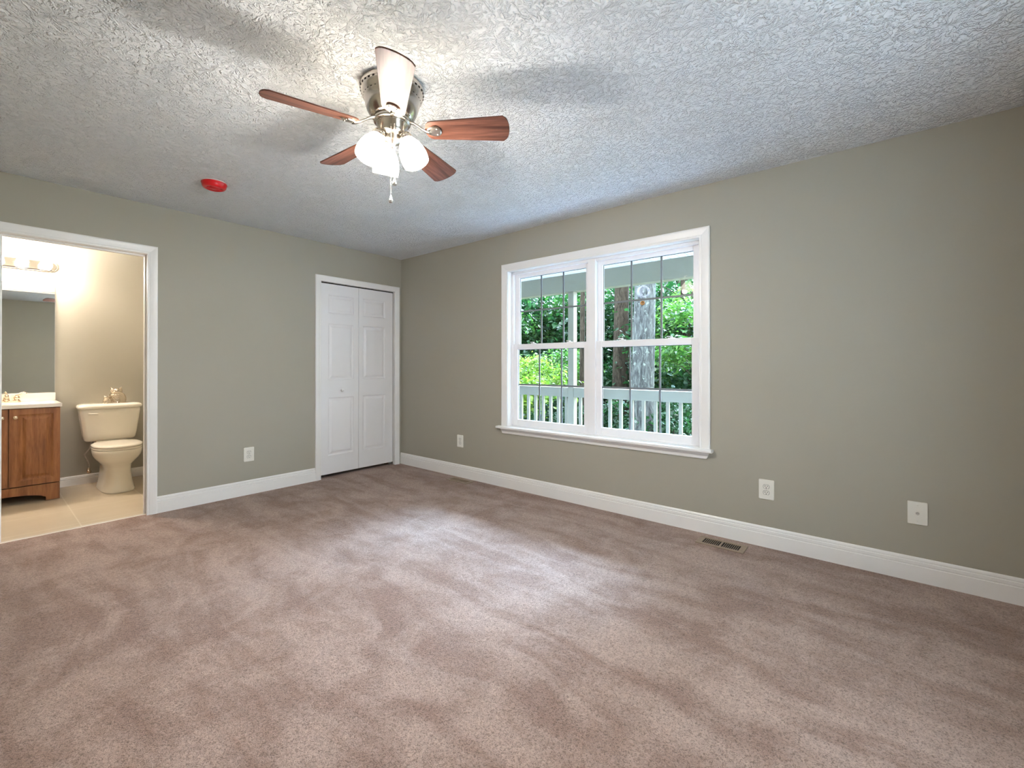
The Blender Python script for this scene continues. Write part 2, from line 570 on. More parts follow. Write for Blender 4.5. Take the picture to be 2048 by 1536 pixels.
b = MB()
base_right(b, YF, -0.0)
struct(b.build('baseboard_right', M['trim']), 'white moulded baseboard under the window', 'baseboard')
b = MB()
base_back(b, -2.366, -1.064)
base_back(b, XL, -3.25)
struct(b.build('baseboard_back', M['trim']), 'white moulded baseboard between the doorway and the closet', 'baseboard')
b = MB()
b.extrude(BP, YF, 0, lambda u, v, d: (XL + u, d, v))
struct(b.build('baseboard_left', M['trim']))
b = MB()
b.extrude(BP, XL, 0, lambda u, v, d: (d, YF + u, v))
struct(b.build('baseboard_front', M['trim']))
b = MB()
b.extrude([(u, v * 0.70) for u, v in BP], XL, -1.98, lambda u, v, d: (d, BY - u, v - 0.004))
struct(b.build('baseboard_bathroom', M['trim']), 'white baseboard behind the toilet', 'baseboard')

# casings: profile (across from inner edge to outer edge, out from the wall)
CP = [(0, 0), (0, 0.009), (0.004, 0.012), (0.012, 0.0125), (0.015, 0.0105), (0.019, 0.0125), (0.040, 0.0165), (0.052, 0.018), (0.060, 0.018), (0.066, 0.014), (0.066, 0)]


def casing(mb, x0, x1, z0, ztop, place, wid=0.066):
    """mitred casing on three sides of an opening, x0<x1, place(u, out, z)"""
    k = wid / 0.066
    for sgn, xe in ((-1, x0), (1, x1)):
        r0 = [place(xe + sgn * c * k, o, z0) for c, o in CP]
        r1 = [place(xe + sgn * c * k, o, ztop + c * k) for c, o in CP]
        mb.rings([r0, r1], True, True, False)
    r0 = [place(x0 - c * k, o, ztop + c * k) for c, o in CP]
    r1 = [place(x1 + c * k, o, ztop + c * k) for c, o in CP]
    mb.rings([r0, r1], True, True, False)


# bathroom doorway trim
tr = MB()
casing(tr, DX0 - 0.006, DX1 - 0.006 + 0.0, 0, DZ + 0.0, lambda u, o, z: (u, -o, z))
casing(tr, DX0 - 0.006, DX1 + 0.006, 0, DZ + 0.006, lambda u, o, z: (u, 0.12 + o, z))
t1 = tr.build('trim_1', M['trim'])
struct(t1, 'white casing around the bathroom doorway', 'door casing')
j = MB().box(DX1, DX1 + 0.02, 0, 0.12, 0, DZ + 0.02).box(DX0 - 0.02, DX0, 0, 0.12, 0, DZ + 0.02).box(DX0, DX1, 0, 0.12, DZ, DZ + 0.02)
j.build('jamb', M['trim'], t1)
MB().box(DX1 - 0.011, DX1, 0.050, 0.085, 0, DZ).box(DX0, DX0 + 0.011, 0.050, 0.085, 0, DZ).box(DX0 + 0.011, DX1 - 0.011, 0.050, 0.085, DZ - 0.011, DZ).build('door_stop', M['trim'], t1, bevel=0.002)

# closet trim
tr = MB()
casing(tr, CX0 + 0.004, CX1 - 0.004 + 0.004, 0, CZ - 0.0, lambda u, o, z: (u, -o, z), 0.062)
t2 = tr.build('trim_2', M['trim'])
struct(t2, 'white casing around the closet', 'door casing')
MB().box(CX1, CX1 + 0.02, 0, 0.12, 0, CZ + 0.02).box(CX0 - 0.02, CX0, 0, 0.12, 0, CZ + 0.02).box(CX0, CX1, 0, 0.12, CZ, CZ + 0.02).build('jamb', M['trim'], t2)


def panel_leaf(x0, x1, z0, z1, yf, thick, panels, loops):
    """a door leaf facing -y with stacked panels; loops: (inset, depth) steps inwards"""
    mb = MB()
    yb = yf + thick
    px0, px1 = panels[0][0], panels[0][1]
    zs = sorted([z0, z1] + [z for p in panels for z in p[2:]])
    q = lambda a0, a1, c0, c1: mb.add([(a0, yf, c0), (a1, yf, c0), (a1, yf, c1), (a0, yf, c1)], [(0, 1, 2, 3)])
    q(x0, px0, z0, z1)
    q(px1, x1, z0, z1)
    for i in range(0, len(zs), 2):
        q(px0, px1, zs[i], zs[i + 1])
    for (a0, a1, c0, c1) in panels:
        prev = [(a0, yf, c0), (a1, yf, c0), (a1, yf, c1), (a0, yf, c1)]
        for ins, dep in loops:
            cur = [(a0 + ins, yf + dep, c0 + ins), (a1 - ins, yf + dep, c0 + ins), (a1 - ins, yf + dep, c1 - ins), (a0 + ins, yf + dep, c1 - ins)]
            mb.add(prev + cur, [(0, 1, 5, 4), (1, 2, 6, 5), (2, 3, 7, 6), (3, 0, 4, 7)])
            prev = cur
        mb.add(prev, [(0, 1, 2, 3)])
    mb.add([(x0, yf, z0), (x1, yf, z0), (x1, yf, z1), (x0, yf, z1), (x0, yb, z0), (x1, yb, z0), (x1, yb, z1), (x0, yb, z1)],
           [(4, 7, 6, 5), (0, 4, 5, 1), (1, 5, 6, 2), (2, 6, 7, 3), (3, 7, 4, 0)])
    return mb


door = bpy.data.objects.new('door_1', None)
COL.objects.link(door)
door.location = (-0.555, 0.03, 0)
struct(door, 'white six-panel bifold closet door in the corner', 'closet door')
PZ = [(1.722, 1.915), (1.022, 1.612), (0.228, 0.836)]
LOOPS = [(0.006, 0.008), (0.013, 0.0105), (0.022, 0.0095), (0.040, 0.002)]
la = panel_leaf(-1.003, -0.5605, 0.036, 2.030, 0.020, 0.032, [(-0.913, -0.620, a0, a1) for a0, a1 in PZ], LOOPS).build('door_panel', M['door'], door)
lb = panel_leaf(-0.5565, -0.111, 0.036, 2.030, 0.020, 0.032, [(-0.506, -0.213, a0, a1) for a0, a1 in PZ], LOOPS).build('door_panel', M['door'], door)
MB().lathe([(0.0, 0.030), (0.010, 0.0295), (0.016, 0.026), (0.017, 0.021), (0.013, 0.015), (0.008, 0.010), (0.008, 0.0), (0.0, 0.0)], 24,
           Matrix.Translation((-0.762, 0.020, 0.910)) @ Matrix.Rotation(R(90), 4, 'X')).build('knob', M['trim'], la)
MB().box(-0.10, -0.094, 0.03, 0.05, 0.0, 0.035).box(-0.15, -0.094, 0.022, 0.055, 0.0, 0.012).build('pivot_bracket', M['steel'], door)
MB().box(-1.008, -0.096, 0.03, 0.055, 2.034, 2.042).build('track', M['dark'], door)

# ------------------------------------------------------------------ window
win = bpy.data.objects.new('window_1', None)
COL.objects.link(win)
win.location = (0, -2.541, WZ0)
struct(win, 'white double-hung twin window looking onto the porch', 'window')
# casing on three sides (out = -x)
c = MB()
casing(c, WY0 + 0.0, WY1 - 0.0, WZ0, WZ1, lambda u, o, z: (-o, u, z), 0.072)
c.build('casing', M['trim'], win)
c = MB()
c.extrude(rrect(-0.058, 0.06, WZ0 - 0.022, WZ0, 0.006, 3), -3.512, -1.556, lambda u, v, d: (u if d < -9 else u, d, v))
# the stool is notched round the opening: outside the wall it runs wide, inside the opening only between the jambs
sill = MB()
sill.extrude(rrect(-0.058, 0.0, WZ0 - 0.022, WZ0, 0.006, 3), -3.512, -1.556, lambda u, v, d: (u, d, v))
sill.box(-0.001, 0.062, WY0, WY1, WZ0 - 0.022, WZ0)
sill.build('sill', M['trim'], win)
ap = MB()
AP = [(0, 0.570), (0.018, 0.568), (0.018, 0.548), (0.013, 0.542), (0.013, 0.524), (0.010, 0.518), (0, 0.518)]
r0 = [(-u, -3.492 + (0.570 - v) * 0.5, v) for u, v in AP]
r1 = [(-u, -1.578 - (0.570 - v) * 0.5, v) for u, v in AP]
ap.rings([r0, r1], True, True, False)
ap.build('apron', M['trim'], win)
# jamb extension
MB().box(-0.004, 0.135, WY1, WY1 + 0.0118, WZ0 - 0.02, WZ1 + 0.0118).box(-0.004, 0.135, WY0 - 0.0118, WY0, WZ0 - 0.02, WZ1 + 0.0118).box(-0.004, 0.135, WY0, WY1, WZ1, WZ1 + 0.0118).build('jamb', M['trim'], win)
# vinyl master frame with mullion
f0, f1 = 0.056, 0.135
fr = MB()
MUL = 0.034
YC = -2.541
fr.box(f0, f1, WY0, WY0 + 0.024, WZ0, WZ1).box(f0, f1, WY1 - 0.024, WY1, WZ0, WZ1).box(f0, f1, WY0, WY1, WZ1 - 0.024, WZ1).box(f0, f1, WY0, WY1, WZ0 - 0.02, WZ0 + 0.012)
fr.box(f0 - 0.014, f1, YC - MUL, YC + MUL, WZ0, WZ1 - 0.008)
fr.box(f0 - 0.004, f0, WY0 + 0.008, WY1 - 0.008, WZ1 - 0.014, WZ1 - 0.008)
fr.build('frame', M['vinyl'], win, bevel=0.0025)


def sash(y0, y1, z0, z1, xf, stile, top, bot, name):
    """one sash facing -x with face at xf; returns nothing"""
    xb = xf + 0.030
    s_ = MB()
    s_.box(xf, xb, y0, y0 + stile, z0, z1).box(xf, xb, y1 - stile, y1, z0, z1).box(xf, xb, y0 + stile, y1 - stile, z1 - top, z1).box(xf, xb, y0 + stile, y1 - stile, z0, z0 + bot)
    o = s_.build('sash', M['vinyl'], win, bevel=0.003)
    gy0, gy1, gz0, gz1 = y0 + stile, y1 - stile, z0 + bot, z1 - top
    xg = xf + 0.017
    MB().box(xg, xg + 0.003, gy0 - 0.004, gy1 + 0.004, gz0 - 0.004, gz1 + 0.004).build('pane', M['glass'], o)
    g = MB()
    xm = xg + 0.006
    for k in (1, 2):
        yy = gy0 + (gy1 - gy0) * k / 3
        g.box(xm, xm + 0.005, yy - 0.0075, yy + 0.0075, gz0, gz1)
    zz = (gz0 + gz1) / 2
    g.box(xm + 0.0005, xm + 0.0045, gy0, gy1, zz - 0.0075, zz + 0.0075)
    g.build('grille', M['muntin'], o)
    k_ = MB()
    k_.box(xf + 0.012, xf + 0.016, gy1 - 0.0035, gy1, gz0, gz1).box(xf + 0.012, xf + 0.016, gy0, gy1, gz1 - 0.0035, gz1)
    k_.build('gasket', M['gasket'], o)
    return o


for (ya, yb) in ((YC + MUL, WY1 - 0.024), (WY0 + 0.024, YC - MUL)):
    so = sash(ya, yb, 1.345, WZ1 - 0.022, 0.090, 0.046, 0.036, 0.030, 'upper')
    sl = sash(ya, yb, WZ0 + 0.010, 1.376, 0.058, 0.048, 0.052, 0.056, 'lower')
    for fy in (0.28, 0.76):
        yy = yb + (ya - yb) * fy
        lk = MB().box(0.060, 0.082, yy - 0.024, yy + 0.024, 1.375, 1.381)
        lk.lathe([(0.0, 0.0), (0.009, 0.0), (0.009, 0.008), (0.0, 0.009)], 14, Matrix.Translation((0.070, yy, 1.381)))
        lk.box(0.062, 0.072, yy - 0.006, yy + 0.034, 1.387, 1.393)
        lk.build('sash_lock', M['vinyl'], sl, bevel=0.001)


# unseen window added behind the camera to bring daylight onto the ceiling
w2 = MB()
for x0, x1, z0, z1 in ((AX0, AX0 + 0.05, AZ0, AZ1), (AX1 - 0.05, AX1, AZ0, AZ1), (AX0 + 0.05, AX1 - 0.05, AZ0, AZ0 + 0.06), (AX0 + 0.05, AX1 - 0.05, AZ1 - 0.05, AZ1), (AX0 + 0.05, AX1 - 0.05, 1.32, 1.37)):
    w2.box(x0, x1, YF - 0.10, YF - 0.04, z0, z1)
w2o = w2.build('added_window', M['vinyl'], bevel=0.003)
struct(w2o)
c = MB()
casing(c, AX0, AX1, AZ0, AZ1, lambda u, o, z: (u, YF + o, z), 0.072)
c.box(AX0 - 0.09, AX1 + 0.09, YF, YF + 0.05, AZ0 - 0.022, AZ0)
c.build('casing', M['trim'], w2o)
MB().box(AX0 + 0.045, AX1 - 0.045, YF - 0.072, YF - 0.069, AZ0 + 0.055, AZ1 - 0.045).build('pane', M['glass'], w2o)


# ------------------------------------------------------------------ outlets, cable plate, registers
def outlet(loc, facing, label, wid=0.088, hei=0.128):
    """facing 'x' -> the plate looks along -x, 'y' -> along -y"""
    L = Vector(loc)
    if facing == 'x':
        pl = lambda u, o, z: (L.x - o, L.y - u, L.z + z)
    else:
        pl = lambda u, o, z: (L.x + u, L.y - o, L.z + z)
    t = thing('wall_outlet', label, 'outlet', loc, 'duplex outlets low on the walls')
    mb = MB()
    r_ = rrect(-wid / 2, wid / 2, -hei / 2, hei / 2, 0.006, 3)
    sc = lambda k: [(u * k, v * (1 - (1 - k) * wid / hei)) for u, v in r_]
    mb.rings([[pl(u, 0.0, v) for u, v in r_], [pl(u, 0.003, v) for u, v in r_], [pl(u, 0.0062, v) for u, v in sc(0.94)]], True, True, False)
    mb.build('cover_plate', M['plate'], t)
    for zc in (0.0195, -0.0195):
        fc = MB()
        fp = [(0.0165 * math.cos(a_), max(-0.0125, min(0.0125, 0.0165 * math.sin(a_))) + zc) for a_ in [2 * math.pi * i / 28 for i in range(28)]]
        fc.rings([[pl(u, 0.006, v) for u, v in fp], [pl(u, 0.0082, v) for u, v in fp]], True, True, False)
        fo = fc.build('receptacle', M['plate'], t)
        rim = MB()
        for k in range(28):
            (u0, v0), (u1, v1) = fp[k], fp[(k + 1) % 28]
            w_ = 1.10
            vv = [pl(u0, 0.0066, v0), pl(u1, 0.0066, v1), pl(u1 * w_, 0.0066, zc + (v1 - zc) * w_), pl(u0 * w_, 0.0066, zc + (v0 - zc) * w_)]
            rim.add(vv, [(0, 1, 2, 3)])
        rim.build('recess_line', M['slot'], fo)
        sl = MB()
        for (u0, u1, v0, v1) in ((-0.0080, -0.0050, -0.001, 0.0085), (0.0050, 0.0080, 0.0, 0.0075), (-0.0026, 0.0026, -0.0100, -0.0048)):
            ps = [pl(u0, 0.0084, zc + v0), pl(u1, 0.0084, zc + v0), pl(u1, 0.0084, zc + v1), pl(u0, 0.0084, zc + v1)]
            sl.add(ps, [(0, 1, 2, 3)])
        sl.build('slot', M['slot'], fo)
    scw = MB()
    cpts = [(0.0028 * math.cos(2 * math.pi * i / 12), 0.0028 * math.sin(2 * math.pi * i / 12)) for i in range(12)]
    scw.rings([[pl(u, 0.006, v) for u, v in cpts], [pl(u, 0.0072, v) for u, v in cpts]], True, True, False)
    scw.build('screw', M['steel'], t)
    return t


outlet((0, -3.8315, 0.370), 'x', 'white duplex outlet to the right of the window, beside the cable plate')
outlet((0, -1.013, 0.377), 'x', 'white duplex outlet between the closet corner and the window', 0.088)
outlet((-1.6885, 0, 0.364), 'y', 'white duplex outlet on the wall between the bathroom doorway and the closet')

cb = thing('cable_plate', 'white wall plate with one metal coaxial jack near the right edge of the photo', 'wall plate', (0, -4.548, 0.370))
r_ = rrect(-0.0405, 0.0405, -0.0615, 0.0615, 0.004, 3)
MB().rings([[(0, -4.548 - u, 0.37 + v) for u, v in r_], [(-0.003, -4.548 - u, 0.37 + v) for u, v in r_], [(-0.006, -4.548 - u * 0.95, 0.37 + v * 0.965) for u, v in r_]], True, True, False).build('cover_plate', M['plate'], cb)
rx = Matrix.Translation((-0.006, -4.548, 0.370)) @ Matrix.Rotation(R(-90), 4, 'Y')
MB().lathe([(0.0085, 0.0), (0.0085, 0.004), (0.0, 0.004)], 6, rx, smooth=False).lathe([(0.0048, 0.004), (0.0048, 0.013), (0.0034, 0.0135), (0.0034, 0.010), (0.0, 0.010)], 20, rx).build('coaxial_jack', M['steel'], cb)
for dz in (0.042, -0.042):
    sc_ = MB()
    sc_.lathe([(0.0032, 0.0), (0.0026, 0.0012), (0.0, 0.0014)], 14, Matrix.Translation((-0.006, -4.548, 0.370 + dz)) @ Matrix.Rotation(R(-90), 4, 'Y'))
    sc_.build('screw', M['plate'], cb)


def register(x0, x1, y0, y1, label, open_half):
    cx, cy = (x0 + x1) / 2, (y0 + y1) / 2
    t = thing('floor_register', label, 'floor register', (cx, cy, 0), 'floor registers along the window wall')
    fl = MB()
    z0, z1 = 0.0005, 0.006
    bx, by = 0.026, 0.034
    fl.box(x0, x0 + bx, y0, y1, z0, z1).box(x1 - bx, x1, y0, y1, z0, z1).box(x0 + bx, x1 - bx, y0, y0 + by, z0, z1).box(x0 + bx, x1 - bx, y1 - by, y1, z0, z1)
    fl.box(x0 + bx, x1 - bx, cy - 0.006, cy + 0.006, z0, z1)
    fl.build('frame', M['bronze'], t, bevel=0.002)
    MB().box(x0 + bx, x1 - bx, y0 + by, y1 - by, 0.0004, 0.0012).build('duct_opening', M['dark'], t)
    n = 9
    lo = MB()
    for half in (0, 1):
        ya, yb = (y0 + by, cy - 0.006) if half == 0 else (cy + 0.006, y1 - by)
        for i in range(1, n):
            yy = ya + (yb - ya) * i / n
            lo.box(x0 + bx, x1 - bx, yy - 0.0016, yy + 0.0016, 0.0012, 0.0040)
    lo.build('louvers', M['bronze'], t)
    return t


register(-0.222, -0.080, -3.742, -3.455, 'bronze slotted floor register in the carpet by the right end of the window', 0)
register(-0.176, -0.052, -1.270, -0.980, 'bronze slotted floor register in the carpet near the closet corner', 0)

# ------------------------------------------------------------------ smoke alarm under a red cover
sa = thing('smoke_alarm', 'round ceiling smoke alarm under a glossy red plastic cover', 'smoke alarm', (-2.232, -0.868, H))
MB().lathe([(0.0, 0.0), (0.074, 0.0), (0.074, -0.006), (0.070, -0.009), (0.0, -0.009)], 40, Matrix.Translation((-2.232, -0.868, H))).build('base', M['white_plastic'], sa)
rc = MB()
T_ = Matrix.Translation((-2.232, -0.868, H))
rc.lathe([(0.0745, -0.006), (0.077, -0.007), (0.0775, -0.012), (0.0745, -0.014), (0.0725, -0.030), (0.066, -0.040), (0.058, -0.044), (0.050, -0.043), (0.047, -0.038), (0.030, -0.037), (0.028, -0.042), (0.020, -0.046), (0.0, -0.047)], 40, T_)
rc.build('dust_cover', M['red'], sa)
MB().box(-2.262, -2.202, -0.915, -0.903, H - 0.046, H - 0.040).build('ridge', M['red'], sa, bevel=0.002)
MB().box(-2.232 - 0.045, -2.232 + 0.045, -0.868 - 0.004, -0.868 + 0.004, H - 0.048, H - 0.040).build('ridge', M['red'], sa, bevel=0.002)

# ------------------------------------------------------------------ ceiling fan
FX, FY, ZB = -2.078, -2.700, 2.235
fan = thing('ceiling_fan', 'brushed nickel hugger ceiling fan with five reddish wood blades and three lit shades', 'ceiling fan', (FX, FY, H))
TF = Matrix.Translation((FX, FY, 0))
mh = MB()
mh.lathe([(0.0, H), (0.128, H), (0.136, 2.436), (0.138, 2.428), (0.134, 2.422), (0.134, 2.416), (0.139, 2.412), (0.140, 2.404), (0.135, 2.398), (0.134, 2.386), (0.127, 2.378), (0.1265, 2.372),
          (0.122, 2.366), (0.119, 2.345), (0.112, 2.325), (0.102, 2.306), (0.094, 2.297), (0.091, 2.292), (0.0, 2.290)], 56, TF)
mh.build('motor_housing', M['nickel'], fan)
for r0_, r1_, hw_, z0_, z1_ in ((0.1255, 0.1275, 0.0035, 2.374, 2.377), (0.1395, 0.1412, 0.0045, 2.404, 2.411)):
    vb = MB()
    for k in range(36):
        vb.box(r0_, r1_, -hw_, hw_, z0_, z1_, TF @ Matrix.Rotation(2 * math.pi * k / 36, 4, 'Z'))
    vb.build('vent_grille', M['dark'], fan)
MB().lathe([(0.0, 2.292), (0.078, 2.292), (0.083, 2.288), (0.083, 2.272), (0.079, 2.268), (0.0, 2.268)], 48, TF).build('flywheel', M['nickel'], fan)
sh = MB()
sh.lathe([(0.0, 2.270), (0.066, 2.270), (0.071, 2.266), (0.071, 2.260), (0.066, 2.257), (0.0655, 2.225), (0.061, 2.216), (0.045, 2.211), (0.040, 2.205), (0.040, 2.190), (0.033, 2.182), (0.018, 2.177), (0.012, 2.168), (0.010, 2.158), (0.0, 2.155)], 44, TF)
sh.build('switch_housing', M['nickel'], fan)
PITCH = R(16)
for k in range(5):
    u = R(-124.6 + 72 * k)
    # local frame: x along the blade, y to its counter-clockwise side
    Mx = TF @ Matrix.Translation((0, 0, ZB)) @ Matrix.Rotation(u, 4, 'Z') @ Matrix.Rotation(-PITCH, 4, 'X')
    pr = []
    r0_, r1_, w0, w1 = 0.155, 0.533, 0.051, 0.071
    n_ = 10
    # outline: rounded root, gently bowed tip
    for i in range(n_ + 1):
        t_ = -90 + 180 * i / n_
        pass
    out = []
    rc_ = 0.022
    tipx = r1_ - 0.016
    for i in range(13):                       # tip curve from +w1 to -w1
        v = w1 - 2 * w1 * i / 12
        e = 1 - abs(v / w1) ** 6
        out.append((tipx + 0.016 * (1 - (v / w1) ** 2) - 0.012 * (abs(v / w1) ** 8), v))
    for i in range(9):                        # root curve back from -w0 to +w0
        t_ = R(-90 - 180 * i / 8)
        out.append((r0_ + 0.030 + 0.034 * math.cos(t_), w0 * math.sin(t_)))
    mb = MB()
    mb.rings([[(x, y, -0.003) for x, y in out], [(x, y, 0.003) for x, y in out]], True, True, False, Mx)
    bl = mb.build('blade', blade_wood('blade_wood', u), fan, bevel=0.0015)
    # blade iron: arm out of the flywheel, dropping in an S to a shield under the blade root
    arm = MB()
    Mz = TF @ Matrix.Rotation(u, 4, 'Z')
    pts = []
    for i in range(11):
        q = i / 10
        x = 0.072 + 0.105 * q
        z = 2.276 + (ZB - 0.010 - 2.276) * (3 * q * q - 2 * q ** 3)
        pts.append((x, z))
    top = [[(x, y, z + 0.004) for y in (-0.010 - 0.004 * math.cos(6 * x * 10), 0.010 + 0.004 * math.cos(6 * x * 10))] for x, z in pts]
    rs = []
    for x, z in pts:
        hw = 0.0105 + 0.004 * abs((x - 0.125) / 0.055)
        rs.append([(x, -hw, z - 0.0035), (x, hw, z - 0.0035), (x, hw * 0.8, z + 0.0035), (x, -hw * 0.8, z + 0.0035)])
    arm.rings(rs, True, True, True, Mz)
    shp = []
    for i in range(24):
        t_ = 2 * math.pi * i / 24
        x = 0.192 + 0.034 * math.cos(t_)
        wd = 0.022 + 0.014 * (math.cos(t_) + 1) / 2
        shp.append((x, wd * math.sin(t_)))
    arm.rings([[(x, y, -0.0032) for x, y in shp], [(x, y, -0.007) for x, y in shp], [(0.192 + (x - 0.192) * 0.86, y * 0.86, -0.010) for x, y in shp]], True, True, False, Mx)
    for (sx_, sy_) in ((0.178, 0.0), (0.208, 0.016), (0.208, -0.016)):
        arm.lathe([(0.0, -0.0125), (0.004, -0.0118), (0.005, -0.0095)], 10, Mx @ Matrix.Translation((sx_, sy_, 0)))
    arm.build('blade_iron', M['nickel'], bl)

for k in range(3):
    th = R((70, 172, -62)[k])
    A = TF @ Matrix.Rotation(th, 4, 'Z')
    arm = MB()
    arm.tube([A @ Vector(p) for p in ((0.030, 0, 2.215), (0.044, 0, 2.219), (0.054, 0, 2.216), (0.062, 0, 2.206))], 0.008, 12)
    ao = arm.build('light_arm', M['nickel'], fan)
    tilt = R(24)
    B = A @ Matrix.Translation((0.060, 0, 2.209)) @ Matrix.Rotation(-tilt, 4, 'Y')
    so = MB()
    so.lathe([(0.0, 0.006), (0.018, 0.006), (0.027, 0.0), (0.031, -0.012), (0.0315, -0.026), (0.029, -0.028), (0.0, -0.028)], 28, B)
    so.build('lamp_socket', M['nickel'], ao)
    sd = MB()
    prof = [(0.030, -0.022), (0.033, -0.030), (0.042, -0.045), (0.052, -0.066), (0.058, -0.088), (0.0605, -0.108), (0.060, -0.128), (0.058, -0.141)]
    inner = [(r - 0.003, z) for r, z in prof][::-1]
    sd.lathe(prof + inner, 36, B, caps=False)
    sd.build('lamp_shade', M['shade'], ao)
    bu = MB()
    bu.lathe([(0.0, -0.020), (0.013, -0.020), (0.014, -0.040), (0.024, -0.062), (0.028, -0.082), (0.025, -0.100), (0.014, -0.112), (0.0, -0.115)], 24, B)
    bu.build('bulb', M['shade'], ao)
    ld = bpy.data.lights.new('fan_lamp', 'POINT')
    ld.energy = FAN_LAMP
    ld.color = (1.0, 0.96, 0.91)
    ld.shadow_soft_size = 0.028
    lo = bpy.data.objects.new('fan_lamp', ld)
    COL.objects.link(lo)
    lo.parent = ao
    lo.location = (B @ Vector((0, 0, -0.150))) - Vector((FX, FY, H))

for (dx, dy, z0_, z1_) in ((-0.042, -0.049, 2.235, 1.918), (-0.032, -0.061, 2.235, 1.995)):
    pc = MB()
    x_, y_ = FX + dx, FY + dy
    for i in range(int((z0_ - z1_) / 0.006)):
        pc.lathe([(0.0, 0.0019), (0.0016, 0.0008), (0.0016, -0.0008), (0.0, -0.0019)], 6, Matrix.Translation((x_, y_, z0_ - 0.006 * i)))
    pc.tube([(x_, y_, z0_ + 0.004), (x_, y_, z1_ - 0.004)], 0.0006, 6)
    po = pc.build('pull_chain', M['steel'], fan)
    MB().lathe([(0.0, 0.004), (0.002, 0.002), (0.0035, -0.006), (0.0085, -0.018), (0.0105, -0.025), (0.0085, -0.031), (0.0, -0.034)], 18, Matrix.Translation((x_, y_, z1_))).build('pendant', M['steel'], po)


# ------------------------------------------------------------------ bathroom
# vanity light
vl = thing('vanity_light', 'chrome bar light with glowing globe bulbs above the bathroom mirror', 'wall light', (-3.095, BY, 2.115))
bar = MB()
bp = rrect(-3.405, -2.785, 2.062, 2.168, 0.0525, 8)
bar.rings([[(u, BY, v) for u, v in bp], [(u, BY - 0.018, v) for u, v in bp], [(-3.095 + (u + 3.095) * 0.985, BY - 0.026, 2.115 + (v - 2.115) * 0.88) for u, v in bp],
           [(-3.095 + (u + 3.095) * 0.965, BY - 0.028, 2.115 + (v - 2.115) * 0.72) for u, v in bp]], True, True, False)
bar.build('backplate', M['chrome'], vl)
for xb_ in (-2.868, -3.020, -3.172, -3.324):
    T2 = Matrix.Translation((xb_, BY - 0.028, 2.115)) @ Matrix.Rotation(R(90), 4, 'X')
    so = MB().lathe([(0.0, 0.0), (0.021, 0.0), (0.021, 0.014), (0.017, 0.018), (0.0, 0.018)], 24, T2).build('bulb_socket', M['chrome'], vl)
    gp = [(0.012, 0.016), (0.014, 0.024)]
    for i in range(13):
        t_ = R(-70 + 160 * i / 12)
        gp.append((0.042 * math.cos(t_), 0.062 + 0.042 * math.sin(t_)))
    MB().lathe(gp, 28, T2).build('bulb', M['globe'], so)

# mirror
mir = MB().box(-3.42, -2.802, BY - 0.006, BY - 0.0005, 0.918, 1.930).build('bathroom_mirror', M['steel'], loc=(-3.11, BY, 0.918))
tag(mir, 'plain rectangular wall mirror above the bathroom vanity', 'mirror')
MB().box(-3.419, -2.803, BY - 0.0075, BY - 0.0055, 0.919, 1.929).build('mirror_glass', M['mirror'], mir)

# vanity cabinet
van = thing('vanity_cabinet', 'brown woodgrain bathroom vanity cabinet with two raised-panel doors', 'cabinet', (-3.115, 1.40, 0))
VX0, VX1, VF = -3.425, -2.809, 1.178
vb_ = MB().box(VX0, VX0 + 0.016, VF, BY - 0.004, 0, 0.808).box(VX1 - 0.016, VX1, VF, BY - 0.004, 0, 0.808).box(VX0 + 0.016, VX1 - 0.016, VF, BY - 0.004, 0.12, 0.136)
vb_.box(VX0 + 0.016, VX1 - 0.016, BY - 0.02, BY - 0.004, 0.0, 0.808).box(VX0 + 0.016, VX1 - 0.016, VF, VF + 0.012, 0.77, 0.808).box(-3.125, -3.105, VF, VF + 0.012, 0.136, 0.77)
vb_.build('body', M['cabinet'], van)
# arched toe board
tb = []
xs = [VX0, VX0 + 0.086]
pts_top = [(VX1, 0.142), (VX0, 0.142)]
arch = [(VX0, 0.0), (VX0 + 0.086, 0.0), (VX0 + 0.086, 0.030)]
for i in range(1, 16):
    q = i / 16
    arch.append((VX0 + 0.086 + (VX1 - VX0 - 0.172) * q, 0.030 + 0.042 * math.sin(math.pi * q) ** 0.6))
arch += [(VX1 - 0.086, 0.030), (VX1 - 0.086, 0.0), (VX1, 0.0)]
tp = arch + pts_top
MB().rings([[(u, VF - 0.018, v) for u, v in tp], [(u, VF - 0.001, v) for u, v in tp]], True, True, False).build('toe_board', M['cabinet'], van)
VL = [(0.006, 0.004), (0.014, 0.008), (0.024, 0.008), (0.044, 0.0015), (0.050, 0.001)]
for (a0, a1, kx) in ((-3.111, VX1 + 0.001, -3.076), (VX0 - 0.001, -3.119, -3.152)):
    dd = panel_leaf(a0, a1, 0.150, 0.803, VF - 0.019, 0.018, [(a0 + 0.052, a1 - 0.042, 0.195, 0.757)] if a0 > -3.2 else [(a0 + 0.042, a1 - 0.052, 0.195, 0.757)], VL)
    do = dd.build('door', M['cabinet'], van)
    MB().lathe([(0.0, 0.027), (0.009, 0.0265), (0.0155, 0.0225), (0.0165, 0.018), (0.013, 0.013), (0.007, 0.010), (0.007, 0.0), (0.0, 0.0)], 24,
               Matrix.Translation((kx, VF - 0.019, 0.734)) @ Matrix.Rotation(R(90), 4, 'X')).build('knob', M['champagne'], do)

# vanity top with basin and splash
vt = thing('bathroom_counter', 'white cultured marble vanity top with a low backsplash', 'countertop', (-3.115, 1.40, 0.81))
ct = MB()
cx_, cy_, ra, rb = -3.115, 1.375, 0.205, 0.145
N = 40
el = lambda k: [(cx_ + ra * k * math.cos(2 * math.pi * i / N), cy_ + rb * k * math.sin(2 * math.pi * i / N)) for i in range(N)]
x0, x1, y0, y1 = -3.435, -2.797, 1.142, BY - 0.002


